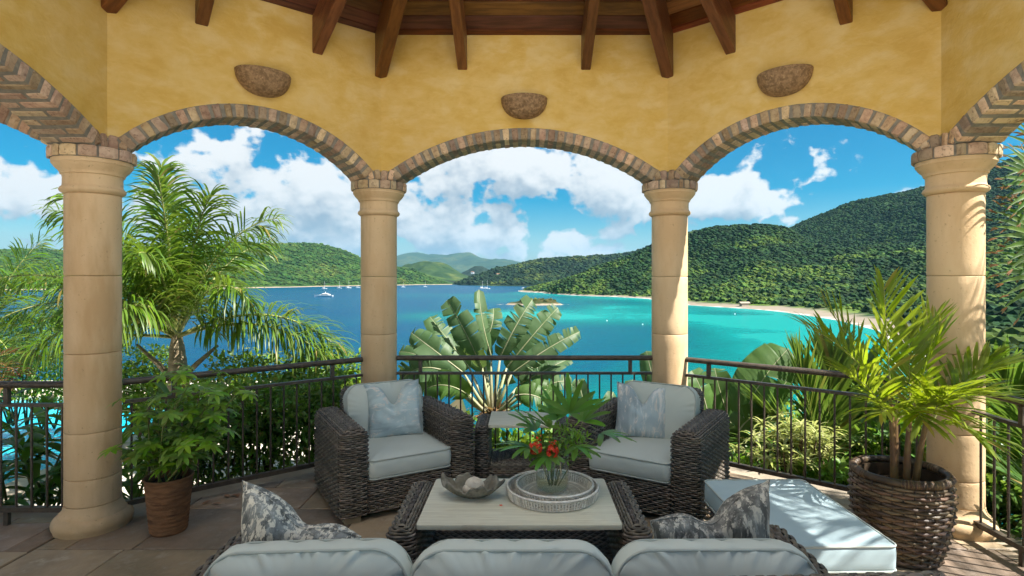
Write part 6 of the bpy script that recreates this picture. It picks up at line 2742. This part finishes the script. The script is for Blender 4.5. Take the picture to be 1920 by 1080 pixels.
def umbrella_plant():
    t = thing('umbrella_plant', 'bushy green umbrella plant growing in the brown clay pot', 'plant', (-2.315, 3.71, .32))
    rg = random.Random(44)
    for k in range(13):
        a = rg.uniform(0, 6.28)
        r = rg.uniform(.0, .09)
        b = Vector((r * math.cos(a), r * math.sin(a), -.01))
        sx = rg.uniform(-.20, .52)
        top = Vector((sx, rg.uniform(-.22, .2), rg.uniform(.26, .80) - .14 * abs(sx - .15)))
        mid = b.lerp(top, .5) + Vector((rg.uniform(-.05, .05), rg.uniform(-.05, .05), .05))
        lf, st = MB(), MB()
        path = [b, b.lerp(mid, .5), mid, mid.lerp(top, .5), top]
        st.tube(path, [.007, .006, .005, .004, .003], 5)
        for q in range(10):
            f = .26 + .74 * q / 9
            c = (b.lerp(mid, f * 2) if f < .5 else mid.lerp(top, f * 2 - 1))
            aa = q * 2.4 + k
            out = Vector((math.cos(aa), math.sin(aa), .45)).normalized()
            hub = c + out * rg.uniform(.07, .15)
            st.tube([c, hub], .0018, 4)
            m = 8
            e1 = out.cross(UP).normalized()
            nrm = (UP * .8 + out * .5).normalized()
            e1 = nrm.orthogonal().normalized()
            e2 = nrm.cross(e1)
            for w in range(m):
                t2 = 2 * PI * w / m + rg.uniform(-.15, .15)
                d = e1 * math.cos(t2) + e2 * math.sin(t2) + nrm * rg.uniform(-.15, .15)
                strap(lf, hub, d, rg.uniform(.065, .105), .027, 1.0, 5, up=nrm, fold=.15, shape=lambda u: math.sin(PI * min(1, .08 + .92 * u)) ** .8 + .03)
        o = lf.build('foliage', M['scheff'], t, 180)
        st.build('branch', M['stem'], o, 180)


umbrella_plant()


def basket():
    t = thing('basket_planter', 'large round rattan basket planter in front of the rightmost column', 'basket', (2.245, 3.40, 0))
    rows = []
    n = 30
    H = .505
    k = 0
    z = .03
    prof = lambda zz: .195 + .068 * math.sin(min(1, zz / .46) * PI * .62) - .014 * max(0, (zz - .38) / .12) ** 2
    while z < H - .03:
        th = np.linspace(0, 2 * PI, n, endpoint=False) + .0
        C, S = np.cos(th), np.sin(th)
        r = prof(z)
        sl = (prof(z + .01) - prof(z - .01)) / .02
        q = 1 / math.sqrt(1 + sl * sl)
        rows.append((np.column_stack([r * C, r * S, np.full(n, z)]), np.column_stack([C * q, S * q, np.full(n, -sl * q)]), np.column_stack([C * sl * q, S * sl * q, np.full(n, q)])))
        z += .0195
        k += 1
    V, F = strands(rows, .0085, .0098, .0078, 9, over=1)
    obj('weave', np_mesh('weave', V, F, M['basket'], 180), t)
    mb = MB()
    for k in range(n):
        a = 2 * PI * k / n
        mb.tube([((prof(z) + .0) * math.cos(a), (prof(z) + .0) * math.sin(a), z) for z in (.02, .15, .3, .44, .485)], .0055, 5)
    mb.build('stakes', M['basket_dark'], t, 180)
    mb = MB()
    mb.lathe([(.0, .012)] + [(prof(z) - .012, z) for z in (.012, .1, .2, .3, .4, .47)] + [(.215, .475), (.212, .40), (0, .40)], 46, cap=False)
    mb.build('liner', M['basket_dark'], t, 60)
    mb = MB()
    R = .243
    pts = [(R * math.cos(2 * PI * k / 64), R * math.sin(2 * PI * k / 64), .492) for k in range(64)]
    mb.tube(pts, .021, 8, closed=True)
    rim = mb.build('rim', M['basket_dark'], t, 180)
    mb = MB()
    for k in range(200):
        a = 2 * PI * k / 200
        if .18 < (k / 200.0) % .36 < .30:
            continue
        c = Vector((R * math.cos(a), R * math.sin(a), .492))
        e, u = Vector((math.cos(a), math.sin(a), 0)), UP
        mb.tube([c + (e * math.cos(q) + u * math.sin(q)) * .0225 + Vector((-math.sin(a), math.cos(a), 0)) * (.003 * q / 6) for q in [j * PI / 4 for j in range(8)]], .0036, 4, closed=True)
    mb.build('binding', M['basket'], rim, 180)
    mb = MB()
    for j in range(2):
        n2 = 40
        mb.tube([((.196 + .006 * ((k + j) % 2)) * math.cos(2 * PI * k / n2), (.196 + .006 * ((k + j) % 2)) * math.sin(2 * PI * k / n2), .014 + .006 * ((k + j) % 2)) for k in range(n2)], .011, 6, closed=True)
    mb.build('foot_braid', M['basket_dark'], t, 180)
    mb = MB()
    rg = random.Random(3)
    for k in range(260):
        a, r = rg.uniform(0, 6.28), .205 * math.sqrt(rg.random())
        s = rg.uniform(.006, .011)
        mb.lathe([(0, -s * .6), (s, 0), (0, s * .6)], 6, (r * math.cos(a), r * math.sin(a), .404 + rg.uniform(0, .006)), cap=False)
    mb.build('soil', M['soil'], t)


basket()


def potted_palm():
    t = thing('potted_palm', 'bright yellow-green areca palm growing in the rattan basket', 'palm', (2.245, 3.40, .40))
    rg = random.Random(15)
    stems = [((-.055, -.03), (-.075, -.03), .50), ((.0, -.05), (.015, -.06), .44), ((.085, .0), (.165, -.01), .46), ((.02, .08), (.05, .12), .46)]
    tops = []
    for (bx, by), (tx, ty), h in stems:
        trunk(t, [(bx, by, -.01), (bx + (tx - bx) * .4, by + (ty - by) * .4, h * .5), (tx, ty, h)], [.021, .017, .012], 'cane', 'cane', True, 8)
        tops.append(Vector((tx, ty, h)))
    F = [  # stem, target tip px, py, depth offset
        (0, 1490, 592, -.05, .60), (0, 1530, 512, .05, .45), (0, 1655, 508, -.05, .2), (0, 1575, 655, -.2, .7), (1, 1775, 600, -.1, .4), (1, 1705, 565, .05, .25), (1, 1800, 775, -.35, 1.1), (1, 1640, 735, -.4, .9),
        (2, 1930, 668, -.05, .55), (2, 1860, 632, .1, .4), (2, 1915, 750, -.2, .8), (2, 1850, 800, -.3, 1.1), (3, 1760, 580, .15, .3), (3, 1840, 690, .2, .5), (1, 1735, 800, -.4, 1.2), (2, 1790, 700, -.4, .8), (1, 1830, 740, -.5, .9)]
    org = Vector((2.245, 3.40, .40))
    for k, (s, px, py, dy, bend) in enumerate(F):
        tip = P(px, py, 3.40 + dy) - org
        v = tip - tops[s]
        L = v.length * .88
        d = v.normalized() + UP * (bend * .55)
        add_frond(t, 'palm_leaf_yellow', tops[s] - Vector((0, 0, .10)) * (k % 2), d, L, bend=bend * 1.25, n=15, ll=.25, lw=.021, r0=.006, bare=.26, lift=.26, ldroop=.35 + .5 * bend, sweep=.70, rg=rg, nseg=4)


potted_palm()

# fallen leaves along the left rail
rg = random.Random(8)
ORD = ('nearest', 'second', 'third', 'fourth', 'fifth', 'sixth', 'seventh', 'eighth', 'ninth')
for k, f in enumerate(sorted(rg.uniform(.25, .95) for _ in range(9))):
    p = A_ + e_ * (f * 2.03) - o_ * rg.uniform(.02, .14)
    mb = MB()
    strap(mb, (0, 0, .006), (1, 0, .06), rg.uniform(.05, .09), rg.uniform(.02, .035), .05, 4, fold=.25)
    o = mb.build('fallen_leaf', M['litter'], None, 180, (p.x, p.y, .002))
    o.rotation_euler = (0, 0, rg.uniform(0, 6.28))
    tag(o, ORD[k] + ' dry brown leaf counted from the clay pot along the left railing', 'leaf', 'dry leaves along the left railing')
# ---------------------------------------------------------------- sea air: far hills fade to blue
HAZE_DENSITY = 2.8e-5


def build_haze():
    m = bpy.data.materials.new('sea_air')
    m.use_nodes = True
    t = NT(m.node_tree)
    t.n.clear()
    out = t.new('ShaderNodeOutputMaterial')
    v = t.new('ShaderNodeVolumePrincipled')
    v.inputs['Color'].default_value = (.30, .70, 1.0, 1)
    v.inputs['Density'].default_value = HAZE_DENSITY
    v.inputs['Anisotropy'].default_value = .2
    t.link(v.outputs[0], out.inputs['Volume'])
    mb = MB()
    mb.box((0, 9000, 620), (50200, 17000, 657))
    o = mb.build('haze', m)
    tag(o, kind='stuff', label='thin blue sea haze over the whole bay', cat='haze')


build_haze()
